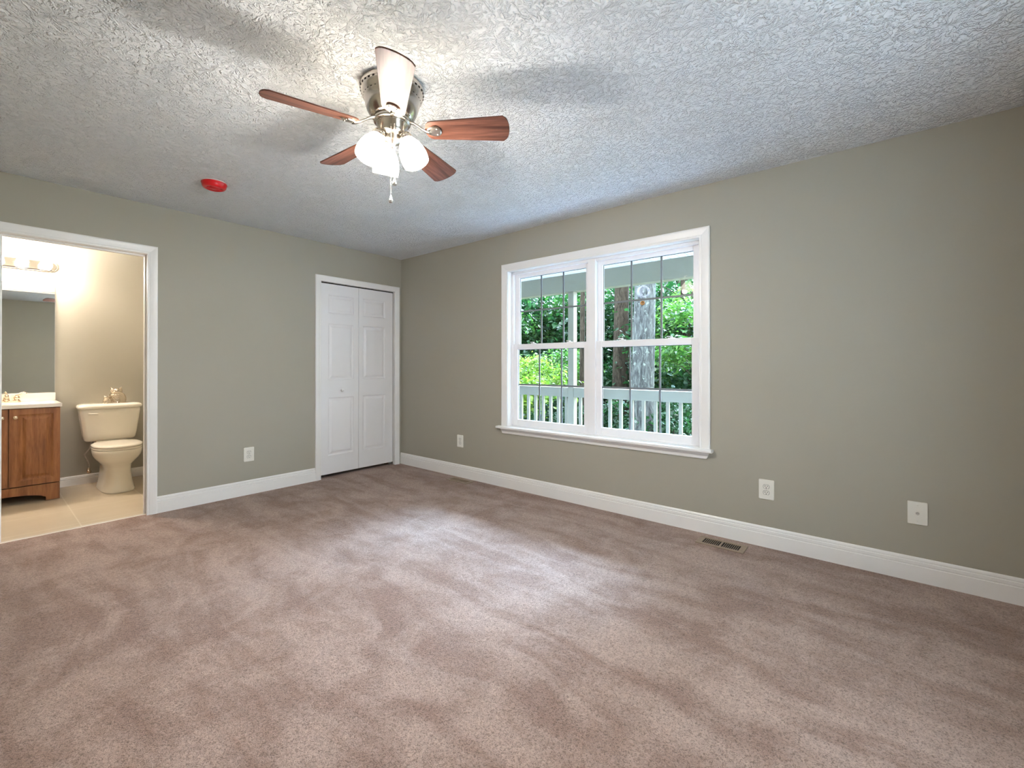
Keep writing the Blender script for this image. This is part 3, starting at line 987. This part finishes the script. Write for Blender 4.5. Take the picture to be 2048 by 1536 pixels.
def rim_pt(i):
    t_ = 2 * math.pi * i / N
    c_, s_ = math.cos(t_), math.sin(t_)
    k = min((x1 - cx_) / c_ if c_ > 1e-6 else ((x0 - cx_) / c_ if c_ < -1e-6 else 1e9), (y1 - cy_) / s_ if s_ > 1e-6 else ((y0 - cy_) / s_ if s_ < -1e-6 else 1e9))
    return (cx_ + k * c_, cy_ + k * s_)


rp = [rim_pt(i) for i in range(N)]
ct.rings([[(x, y, 0.8105) for x, y in rp], [(x, y, 0.840) for x, y in rp], [(x, y, 0.840) for x, y in el(1.05)], [(x, y, 0.835) for x, y in el(1.0)], [(x, y, 0.78) for x, y in el(0.85)], [(x, y, 0.745) for x, y in el(0.5)], [(x, y, 0.738) for x, y in el(0.1)]], True, False, False)
ct.build('basin_top', M['marble'], vt)
MB().box(x0, x1, BY - 0.024, BY - 0.001, 0.840, 0.914).build('backsplash', M['marble'], vt, bevel=0.004)

# faucet
fa = thing('faucet', 'champagne nickel two-handle faucet on the white vanity top', 'faucet', (-3.115, 1.56, 0.84))
bq = rrect(-3.205, -3.025, 1.535, 1.590, 0.027, 6)
MB().rings([[(u, v, 0.840) for u, v in bq], [(u, v, 0.850) for u, v in bq], [(-3.115 + (u + 3.115) * 0.95, 1.5625 + (v - 1.5625) * 0.86, 0.856) for u, v in bq]], True, True, False).build('base_plate', M['champagne'], fa)
sp = MB()
sp.lathe([(0.026, 0.852), (0.020, 0.870), (0.017, 0.890), (0.012, 0.902), (0.0, 0.906)], 24, Matrix.Translation((-3.115, 1.563, 0)))
sp.tube([(-3.115, 1.563, 0.880), (-3.115, 1.530, 0.902), (-3.115, 1.490, 0.908), (-3.115, 1.462, 0.900), (-3.115, 1.452, 0.886)], [0.016, 0.015, 0.013, 0.012, 0.011], 16)
sp.lathe([(0.005, 0.900), (0.005, 0.924), (0.008, 0.928), (0.0, 0.934)], 14, Matrix.Translation((-3.115, 1.585, 0)))
sp.build('spout', M['champagne'], fa)
for hx, sg in ((-3.052, 1), (-3.178, -1)):
    hb = MB()
    hb.lathe([(0.023, 0.850), (0.024, 0.858), (0.017, 0.866), (0.020, 0.874), (0.022, 0.882), (0.017, 0.892), (0.011, 0.899), (0.0, 0.902)], 24, Matrix.Translation((hx, 1.563, 0)))
    ho = hb.build('handle_base', M['champagne'], fa)
    MB().tube([(hx - sg * 0.008, 1.563, 0.899), (hx + sg * 0.02, 1.560, 0.908), (hx + sg * 0.05, 1.556, 0.917), (hx + sg * 0.066, 1.554, 0.922)], [0.007, 0.0075, 0.009, 0.006], 12).build('lever', M['champagne'], ho)

# toilet
TX = -2.418
to = thing('toilet', 'off-white two-piece toilet beside the bathroom vanity', 'toilet', (TX, 1.30, -0.004))
bw = MB()
secs = [(-0.004, 0.126, 0.962, 1.56), (0.012, 0.126, 0.962, 1.56), (0.030, 0.120, 0.970, 1.56), (0.10, 0.108, 0.990, 1.55), (0.17, 0.101, 1.004, 1.54), (0.215, 0.101, 1.002, 1.53), (0.245, 0.112, 0.985, 1.52),
        (0.275, 0.138, 0.955, 1.50), (0.305, 0.160, 0.935, 1.48), (0.335, 0.174, 0.924, 1.46), (0.365, 0.180, 0.920, 1.445), (0.388, 0.180, 0.920, 1.44), (0.392, 0.172, 0.928, 1.435)]
rings = []
for z, hw, yf, yb in secs:
    cy = (yf + yb) / 2
    ry = (yb - yf) / 2
    e = 2.9 if z < 0.23 else 2.35
    rings.append([(x, y, z) for x, y in superellipse(TX, cy, hw, ry, e, 44)])
bw.rings(rings, True, True, True)
bw.box(TX - 0.115, TX + 0.115, 1.36, 1.60, 0.30, 0.432)
bw.build('bowl', M['porcelain'], to, bevel=0.004)
seat = MB()
ring_ = lambda k, z: [(TX + (x - TX) * k, 1.185 + (y - 1.185) * k, z) for x, y in superellipse(TX, 1.185, 0.183, 0.262, 2.3, 48)]
seat.rings([ring_(0.98, 0.3925), ring_(1.0, 0.398), ring_(1.0, 0.408), ring_(0.985, 0.4115), ring_(0.62, 0.4115), ring_(0.60, 0.400), ring_(0.62, 0.3925)], True, False, True)
seat.build('seat', M['porcelain'], to)
lid = MB()
lid.rings([ring_(0.985, 0.4135), ring_(1.005, 0.419), ring_(1.005, 0.427), ring_(0.985, 0.433), ring_(0.90, 0.4365), ring_(0.5, 0.4385), ring_(0.02, 0.439)], True, True, True)
lid.build('seat_lid', M['porcelain'], to)
tk = MB()
tsec = [(0.432, 0.186, 1.475), (0.445, 0.196, 1.468), (0.50, 0.204, 1.462), (0.60, 0.215, 1.455), (0.70, 0.227, 1.449), (0.745, 0.230, 1.447)]
tk.rings([[(x, y, z) for x, y in rrect(TX - hw, TX + hw, yf, BY - 0.010, 0.035, 6)] for z, hw, yf in tsec], True, True, True)
tk.build('tank', M['porcelain'], to)
tl = MB()
lr = lambda g, z: [(x, y, z) for x, y in rrect(TX - 0.242 - g, TX + 0.242 + g, 1.437 - g, BY - 0.006 + g * 0.3, 0.038, 6)]
tl.rings([lr(-0.008, 0.746), lr(0.0, 0.752), lr(0.002, 0.768), lr(-0.006, 0.783), lr(-0.022, 0.791), lr(-0.06, 0.795)], True, True, True)
tl.build('tank_lid', M['porcelain'], to)
lv = MB()
lv.lathe([(0.0, 0.012), (0.012, 0.010), (0.012, 0.0), (0.0, 0.0)], 16, Matrix.Translation((TX - 0.165, 1.450, 0.705)) @ Matrix.Rotation(R(90), 4, 'X'))
lv.tube([(TX - 0.170, 1.436, 0.706), (TX - 0.135, 1.432, 0.703), (TX - 0.100, 1.432, 0.699)], [0.008, 0.0075, 0.009], 10)
lv.build('flush_lever', M['porcelain'], to)
sl_ = MB()
sl_.tube([(TX - 0.135, 1.54, 0.432), (TX - 0.150, 1.545, 0.36), (TX - 0.185, 1.56, 0.30), (TX - 0.165, 1.575, 0.25), (TX - 0.150, 1.585, 0.19), (TX - 0.150, 1.590, 0.155)], 0.006, 10)
so_ = sl_.build('supply_line', M['steel'], to)
vv = MB()
vv.tube([(TX - 0.150, BY - 0.002, 0.125), (TX - 0.150, 1.58, 0.125)], 0.008, 12)
vv.lathe([(0.012, 0.11), (0.013, 0.13), (0.010, 0.16), (0.0, 0.162)], 14, Matrix.Translation((TX - 0.150, 1.590, 0)))
vv.lathe([(0.0, 0.0), (0.016, 0.002), (0.016, 0.010), (0.0, 0.012)], 12, Matrix.Translation((TX - 0.150, 1.580, 0.125)) @ Matrix.Rotation(R(90), 4, 'X'))
vv.build('shutoff_valve', M['champagne'], so_)


# owl figurine with an owlet, on the tank lid
def owl(mb, px, py, pz, s, turn):
    T3 = Matrix.Translation((px, py, pz)) @ Matrix.Rotation(turn, 4, 'Z') @ Matrix.Scale(s, 4)
    # body: an oval that leans back, flattened front to back
    prof = [(0.44, 0.0), (0.475, 0.03), (0.47, 0.14), (0.44, 0.30), (0.39, 0.46), (0.335, 0.60), (0.285, 0.70), (0.22, 0.78)]
    rs = []
    for r_, z in prof:
        rs.append([(r_ * math.cos(2 * math.pi * i / 28), 0.86 * r_ * math.sin(2 * math.pi * i / 28) + 0.06 * (1 - z), z) for i in range(28)])
    mb.rings(rs, True, True, True, T3)
    hp = []
    for i in range(11):
        t_ = R(-90 + 180 * i / 10)
        hp.append((0.315 * abs(math.cos(t_)) ** 0.7, 0.78 + 0.20 * math.sin(t_)))
    mb.lathe(hp, 26, T3 @ Matrix.Translation((0, -0.05, 0)))
    for sg in (-1, 1):
        mb.rings([[(sg * 0.20 + 0.09 * math.cos(2 * math.pi * i / 10), -0.06 + 0.06 * math.sin(2 * math.pi * i / 10), 0.90) for i in range(10)],
                  [(sg * 0.25 + 0.045 * math.cos(2 * math.pi * i / 10), -0.07 + 0.035 * math.sin(2 * math.pi * i / 10), 1.0) for i in range(10)],
                  [(sg * 0.29 + 0.008 * math.cos(2 * math.pi * i / 10), -0.08 + 0.008 * math.sin(2 * math.pi * i / 10), 1.07) for i in range(10)]], True, True, True, T3)
        # eye disc with a raised pupil
        E = T3 @ Matrix.Translation((sg * 0.125, -0.305, 0.82)) @ Matrix.Rotation(R(90), 4, 'X') @ Matrix.Rotation(sg * R(14), 4, 'Y')
        mb.lathe([(0.0, -0.03), (0.115, -0.03), (0.125, 0.010), (0.095, 0.024), (0.06, 0.008), (0.045, 0.012), (0.04, 0.035), (0.0, 0.045)], 20, E)
        # wing folded on the side
        wr = []
        for i in range(9):
            q = i / 8
            z = 0.62 - 0.55 * q
            rr = 0.17 * math.sin(math.pi * min(1, 0.12 + q * 0.88)) ** 0.7 + 0.01
            cxx = sg * (0.30 + 0.13 * q)
            wr.append([(cxx + 0.075 * math.cos(2 * math.pi * k / 12) * (rr / 0.17 + 0.2), 0.06 + 0.12 * q + rr * 1.2 * math.sin(2 * math.pi * k / 12), z) for k in range(12)])
        mb.rings(wr, True, True, True, T3)
        # feet
        mb.rings([[(sg * 0.16 + 0.085 * math.cos(2 * math.pi * i / 12), -0.30 + 0.11 * math.sin(2 * math.pi * i / 12), 0.0) for i in range(12)],
                  [(sg * 0.16 + 0.07 * math.cos(2 * math.pi * i / 12), -0.29 + 0.09 * math.sin(2 * math.pi * i / 12), 0.07) for i in range(12)],
                  [(sg * 0.16 + 0.02 * math.cos(2 * math.pi * i / 12), -0.27 + 0.03 * math.sin(2 * math.pi * i / 12), 0.10) for i in range(12)]], True, True, True, T3)
    # beak
    mb.rings([[(0.05 * math.cos(2 * math.pi * i / 8), -0.30 + 0.03 * math.sin(2 * math.pi * i / 8), 0.83) for i in range(8)],
              [(0.035 * math.cos(2 * math.pi * i / 8), -0.37 + 0.02 * math.sin(2 * math.pi * i / 8), 0.77) for i in range(8)],
              [(0.006 * math.cos(2 * math.pi * i / 8), -0.36 + 0.006 * math.sin(2 * math.pi * i / 8), 0.69) for i in range(8)]], True, True, True, T3)
    # breast feathers: three rows of scallops
    for row, (z, n_) in enumerate(((0.62, 3), (0.50, 4), (0.38, 5), (0.26, 4))):
        for i in range(n_):
            ang = (i - (n_ - 1) / 2) * 0.34
            r_ = 0.36 if z > 0.55 else 0.42
            F_ = T3 @ Matrix.Translation((r_ * math.sin(ang), -0.86 * r_ * math.cos(ang) + 0.06 * (1 - z), z)) @ Matrix.Rotation(R(90), 4, 'X') @ Matrix.Rotation(ang, 4, 'Y')
            mb.lathe([(0.075, -0.03), (0.07, 0.006), (0.045, 0.026), (0.0, 0.032)], 12, F_)


ow = MB()
OWX, OWY, OWZ = -2.366, 1.548, 0.7948
owl(ow, OWX, OWY, OWZ, 0.152, R(-26))
oo = ow.build('owl_figurine', M['hammered'], loc=(OWX, OWY, OWZ))
tag(oo, 'pale hammered metal owl figurine with its owlet on the toilet tank lid', 'figurine')
md = oo.modifiers.new('skin', 'REMESH')
md.mode = 'VOXEL'
md.voxel_size = 0.0022
md.use_smooth_shade = True
ob = MB()
owl(ob, OWX - 0.078, OWY - 0.030, OWZ, 0.074, R(-30))
o2 = ob.build('owlet', M['hammered'], oo)
md = o2.modifiers.new('skin', 'REMESH')
md.mode = 'VOXEL'
md.voxel_size = 0.0016
md.use_smooth_shade = True

# ------------------------------------------------------------------ porch
PX = 1.75
struct(MB().box(0.14, PX + 0.16, -8.0, 4.0, -0.16, -0.12).build('porch_deck', M['deck']), 'pale porch deck outside the window', 'deck')
so = MB()
y = -8.0
while y < 4.0:
    so.box(0.14, PX + 0.45, y + 0.004, y + 0.096, 2.376, 2.400)
    y += 0.10
so.box(0.14, PX + 0.45, -8.0, 4.0, 2.388, 2.440)
struct(so.build('porch_ceiling', M['soffit']), 'white grooved porch ceiling outside the window', 'porch ceiling')
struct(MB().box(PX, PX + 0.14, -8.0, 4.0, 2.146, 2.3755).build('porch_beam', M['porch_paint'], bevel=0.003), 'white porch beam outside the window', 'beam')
sd_ = MB().box(0.1405, 0.152, -8.0, WY0 - 0.012, -0.16, 2.376).box(0.1405, 0.152, WY1 + 0.012, 4.0, -0.16, 2.376).box(0.1405, 0.152, WY0 - 0.012, WY1 + 0.012, -0.16, WZ0 - 0.022).box(0.1405, 0.152, WY0 - 0.012, WY1 + 0.012, WZ1 + 0.012, 2.376)
struct(sd_.build('wall_outside', M['siding']), 'unseen dark siding added on the outside of the window wall', 'wall')  # added dark to cut the light bounced under the porch
struct(MB().box(-9.0, 0.1, -16.0, YF - 0.12, -0.30, -0.20).build('added_bounce_slab', M['bounce_slab']))  # unseen slab added to bounce daylight up through the added window
ps = thing('porch_post', 'white square porch post outside the left half of the window', 'porch post', (PX + 0.05, -1.288, -0.12))
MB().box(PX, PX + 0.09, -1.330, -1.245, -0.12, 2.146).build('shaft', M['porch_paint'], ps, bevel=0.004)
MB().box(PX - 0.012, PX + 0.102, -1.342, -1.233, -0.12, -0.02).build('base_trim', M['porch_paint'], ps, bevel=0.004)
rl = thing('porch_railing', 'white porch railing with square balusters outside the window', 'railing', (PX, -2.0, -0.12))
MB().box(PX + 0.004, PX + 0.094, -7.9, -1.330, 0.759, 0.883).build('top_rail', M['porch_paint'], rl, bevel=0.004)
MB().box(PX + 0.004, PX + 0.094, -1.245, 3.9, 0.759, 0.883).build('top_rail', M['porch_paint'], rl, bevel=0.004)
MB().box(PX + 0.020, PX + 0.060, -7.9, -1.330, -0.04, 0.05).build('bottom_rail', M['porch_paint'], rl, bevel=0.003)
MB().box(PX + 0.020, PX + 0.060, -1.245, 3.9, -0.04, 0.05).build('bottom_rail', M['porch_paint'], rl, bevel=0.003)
ys = [-1.217 + 0.1265 * i for i in range(0, 20)] + [-1.430, -1.567, -1.708] + [-1.850 - 0.1433 * i for i in range(0, 22)]
for y in ys:
    MB().box(PX + 0.022, PX + 0.058, y, y + 0.036, 0.045, 0.762).build('baluster', M['porch_paint'], rl, bevel=0.002)

# ------------------------------------------------------------------ woods beyond the porch
g = MB()
n = 30
gv = [(2.0 + 40 * i / n, -26 + 60 * k / n, -0.95 + 0.05 * i * 0.6 + rnd.uniform(-0.05, 0.05)) for i in range(n + 1) for k in range(n + 1)]
gf = [(i * (n + 1) + k, (i + 1) * (n + 1) + k, (i + 1) * (n + 1) + k + 1, i * (n + 1) + k + 1) for i in range(n) for k in range(n)]
g.add(gv, gf, True)
struct(g.build('ground', M['ground']), 'leafy ground of the woods beyond the porch', 'ground')
gz = lambda x: -0.95 + 0.03 * (x - 2.0) * n / 40


def leaf_mesh(name, count, size, rx, ry, rz, clumps, seed, mat, squash=0.55):
    rg = np.random.default_rng(seed)
    c = rg.normal(size=(clumps, 3))
    c /= np.linalg.norm(c, axis=1)[:, None]
    c *= rg.uniform(0.35, 1.0, (clumps, 1)) ** 0.6
    c *= np.array([rx, ry, rz])
    k = rg.integers(0, clumps, count)
    sp = 0.30 * np.array([rx, ry, rz * squash])
    p = c[k] + rg.normal(size=(count, 3)) * sp * rg.uniform(0.5, 1.0, (count, 1))
    yaw = rg.uniform(0, 2 * np.pi, count)
    pit = rg.normal(-0.35, 0.45, count)
    d = np.stack([np.cos(yaw) * np.cos(pit), np.sin(yaw) * np.cos(pit), np.sin(pit)], 1)
    roll = rg.normal(0, 0.45, count)
    s0 = np.stack([-np.sin(yaw), np.cos(yaw), np.zeros(count)], 1)
    nrm = np.cross(d, s0)
    sd = s0 * np.cos(roll)[:, None] + nrm * np.sin(roll)[:, None]
    up = np.cross(d, sd)
    L = size * rg.uniform(0.6, 1.3, count)[:, None]
    a0 = p - d * L * 0.5
    a1 = p + d * L * 0.6
    b0 = p + sd * L * 0.36 + up * L * 0.10
    b1 = p - sd * L * 0.36 + up * L * 0.10
    V = np.stack([a0, b0, a1, b1], 1).reshape(-1, 3)
    me = bpy.data.meshes.new(name)
    F = np.arange(count)[:, None] * 4
    faces = np.concatenate([np.concatenate([F, F + 1, F + 2], 1), np.concatenate([F, F + 2, F + 3], 1)], 0)
    me.from_pydata(V.tolist(), [], faces.tolist())
    me.materials.append(mat)
    me.update()
    return me


def trunk_mesh(mb, base, top, r0, r1, seed, wob=0.05, seg=18, rings=16, rough=0.06):
    rr = random.Random(seed)
    base, top = Vector(base), Vector(top)
    ph = [rr.uniform(0, 6.28) for _ in range(6)]
    rs = []
    for i in range(rings + 1):
        q = i / rings
        c_ = base.lerp(top, q) + Vector((math.sin(q * 3 + ph[0]) * wob * q, math.sin(q * 2.4 + ph[1]) * wob * q, 0))
        r_ = r0 + (r1 - r0) * q + r0 * 0.5 * max(0, 1 - q * 9)
        rs.append([c_ + Vector((math.cos(2 * math.pi * k / seg), math.sin(2 * math.pi * k / seg), 0)) * r_ * (1 + rough * math.sin(3 * 2 * math.pi * k / seg + ph[2] + q * 2) + rough * 0.7 * math.sin(5 * 2 * math.pi * k / seg + ph[3] - q * 3)) for k in range(seg)])
    mb.rings(rs, True, True, True)


def make_tree(label, x, y, h, r, crown_c, crown_r, size, count, mat, bk, seed, clumps=24, group=None, cat='tree', name='tree'):
    z0 = gz(x) - 0.1
    t = thing(name, label, cat, (x, y, z0), group)
    tm = MB()
    trunk_mesh(tm, (x, y, z0), (x, y, z0 + h), r, r * 0.35, seed, 0.12)
    rr = random.Random(seed)
    for i in range(5):
        q = rr.uniform(0.45, 0.95)
        an = rr.uniform(0, 6.28)
        p0 = Vector((x, y, z0 + h * q))
        d_ = Vector((math.cos(an), math.sin(an), 0.5)) * crown_r[0] * rr.uniform(0.5, 0.8)
        tm.tube([p0, p0 + d_ * 0.5 + Vector((0, 0, 0.05)), p0 + d_], [r * 0.35, r * 0.22, r * 0.08], 8)
    tm.build('trunk', bk, t)
    me = leaf_mesh('crown', count, size, *crown_r, clumps, seed, mat)
    o = bpy.data.objects.new('crown', me)
    COL.objects.link(o)
    o.parent = t
    o.location = (0, 0, crown_c)
    return t


# the big grey trunk with a branch scar
bx_, by_ = 5.2, -0.80
big = thing('tree', 'big grey lichen-spotted tree trunk with a round branch scar, right half of the window', 'tree', (bx_, by_, gz(5.2) - 0.1))
tm = MB()
trunk_mesh(tm, (bx_ - 0.04, by_ + 0.02, gz(5.2) - 0.1), (bx_ + 0.15, by_ - 0.16, 9.0), 0.225, 0.150, 11, 0.02, 28, 40, 0.035)
tm.build('trunk', M['bark_grey'], big)
vd = (Vector((-3.3, -4.39, 0)) - Vector((bx_, by_, 0))).normalized()
ang = math.atan2(vd.y, vd.x)


def scar(z, rad, name, mat, off=0.0, depth=0.205):
    cpos = Vector((bx_ + 0.015, by_ - 0.02, z)) + Vector((math.cos(ang + off), math.sin(ang + off), 0)) * depth
    T4 = Matrix.Translation(cpos) @ Matrix.Rotation(ang + off, 4, 'Z') @ Matrix.Rotation(R(90), 4, 'Y')
    s1 = MB()
    s1.lathe([(rad * 1.35, -0.04), (rad * 1.15, 0.012), (rad * 0.95, 0.030), (rad * 0.78, 0.024), (rad * 0.66, 0.004), (rad * 0.5, 0.010), (rad * 0.36, 0.002), (rad * 0.18, 0.012), (0.0, 0.010)], 26, T4)
    return s1.build(name, mat, big)


scar(2.60, 0.105, 'branch_scar', M['bark_scar'], 0.05, 0.185)
scar(2.385, 0.036, 'branch_scar', M['bark_knot'], -0.05, 0.205)
scar(0.02, 0.070, 'branch_scar', M['bark_knot'], -0.30, 0.20)
me = leaf_mesh('crown', 2600, 0.16, 2.0, 2.0, 1.1, 26, 77, M['leaf_mid'])
o = bpy.data.objects.new('crown', me)
COL.objects.link(o)
o.parent = big
o.location = (0.2, 0.2, 8.6 - gz(5.2))

dk = thing('tree', 'dark brown tree trunk just left of the big grey trunk', 'tree', (9.0, 1.46, gz(9) - 0.1))
tm = MB()
trunk_mesh(tm, (8.95, 1.50, gz(9) - 0.1), (9.1, 1.42, 9.0), 0.235, 0.17, 21, 0.05)
tm.build('trunk', M['bark_brown'], dk)
me = leaf_mesh('crown', 2200, 0.18, 2.0, 2.0, 1.2, 22, 78, M['leaf_dark'])
o = bpy.data.objects.new('crown', me)
COL.objects.link(o)
o.parent = dk
o.location = (0.1, 0, 8.4 - gz(9))
d2 = thing('tree', 'slim shaded trunk right behind the white porch post', 'tree', (7.0, 1.60, gz(7) - 0.1))
tm = MB()
trunk_mesh(tm, (7.0, 1.60, gz(7) - 0.1), (7.05, 1.55, 7.5), 0.075, 0.05, 22, 0.03)
tm.build('trunk', M['bark_brown'], d2)
me = leaf_mesh('crown', 1500, 0.15, 1.5, 1.5, 0.9, 18, 79, M['leaf_mid'])
o = bpy.data.objects.new('crown', me)
COL.objects.link(o)
o.parent = d2
o.location = (0, 0, 6.6 - gz(7))
d3 = thing('tree', 'thin brown sapling trunk near the right edge of the window view', 'tree', (10.0, -0.05, gz(10) - 0.1))
tm = MB()
trunk_mesh(tm, (10.0, -0.05, gz(10) - 0.1), (10.1, 0.0, 7.0), 0.085, 0.05, 23, 0.08)
tm.build('trunk', M['bark_brown'], d3)
me = leaf_mesh('crown', 2600, 0.12, 1.0, 1.0, 1.4, 24, 80, M['leaf_fresh'])
o = bpy.data.objects.new('crown', me)
COL.objects.link(o)
o.parent = d3
o.location = (0, 0, 2.7)

make_tree('lime green sunlit sapling above the railing, left half of the window', 5.6, 2.30, 2.0, 0.035, 1.75, (0.85, 0.85, 0.72), 0.10, 3200, M['leaf_lime'], M['bark_brown'], 31, 26)
make_tree('fresh green leafy bush behind the railing between the post and the trunks', 8.2, 3.0, 2.2, 0.04, 1.8, (1.1, 1.1, 0.9), 0.11, 2600, M['leaf_fresh'], M['bark_brown'], 32, 24, cat='bush', name='bush')
make_tree('broad bright leafy sapling to the right of the big grey trunk', 7.2, -1.15, 2.6, 0.04, 2.7, (0.85, 0.85, 1.0), 0.12, 2600, M['leaf_fresh'], M['bark_brown'], 33, 22)

# rows of forest trees, copies of four kinds
kinds = []
for kx, (mt, sz, cr, cc, cnt, h) in enumerate((('leaf_mid', 0.16, (1.7, 1.7, 1.7), 2.6, 3600, 4.2), ('leaf_dark', 0.17, (1.8, 1.8, 1.9), 2.4, 3600, 4.4), ('leaf_fresh', 0.15, (1.5, 1.5, 1.5), 2.2, 3200, 3.8), ('leaf_dark', 0.14, (1.3, 1.3, 1.1), 1.1, 3000, 2.0))):
    kinds.append((mt, sz, cr, cc, cnt, h))
LAB = ['mid green forest tree in the woods seen through the window', 'dark green forest tree in the woods seen through the window', 'fresh green forest tree in the woods seen through the window', 'low dark green bush under the forest trees']
protos = {}
spots = []
for row, (x, y0, y1, stp) in enumerate(((10.5, -2.5, 8.5, 1.9), (12.6, -2.5, 11.5, 1.8), (15.5, -2.5, 14.5, 1.9), (19.0, -2.0, 18.0, 2.1))):
    y = y0
    while y < y1:
        spots.append((x + rnd.uniform(-0.7, 0.7), y + rnd.uniform(-0.5, 0.5), row))
        y += stp
for i, (x, y, row) in enumerate(spots):
    k = rnd.choice([0, 1, 1, 2]) if row else rnd.choice([0, 3, 3, 1])
    if k not in protos:
        mt, sz, cr, cc, cnt, h = kinds[k]
        protos[k] = make_tree(LAB[k], x, y, h, 0.07 if k != 3 else 0.03, cc, cr, sz, cnt, M[mt], M['bark_brown'], 100 + k, 30, 'forest trees beyond the porch' if k != 3 else 'low bushes beyond the porch', 'tree' if k != 3 else 'bush', 'forest_tree' if k != 3 else 'bush')
        t = protos[k]
    else:
        t = copy_tree(protos[k])
    s_ = rnd.uniform(0.92, 1.1) * (1.0 + 0.19 * row)
    t.location = (x, y, gz(x) - 0.1)
    t.scale = (s_, s_, s_)
    t.rotation_euler = (0, 0, rnd.uniform(0, 6.28))
for i in range(14):
    x, y = rnd.uniform(4.6, 8.5), 0
    y = rnd.uniform(-4.39 + (x + 3.3) * 0.26, -4.39 + (x + 3.3) * 0.82)
    k = 3
    if k not in protos:
        mt, sz, cr, cc, cnt, h = kinds[k]
        protos[k] = make_tree(LAB[k], x, y, h, 0.03, cc, cr, sz, cnt, M[mt], M['bark_brown'], 103, 30, 'low bushes beyond the porch', 'bush', 'bush')
        t = protos[k]
    else:
        t = copy_tree(protos[k])
    s_ = rnd.uniform(0.42, 0.62)
    t.location = (x, y, gz(x) - 0.15)
    t.scale = (s_, s_, s_)
    t.rotation_euler = (0, 0, rnd.uniform(0, 6.28))
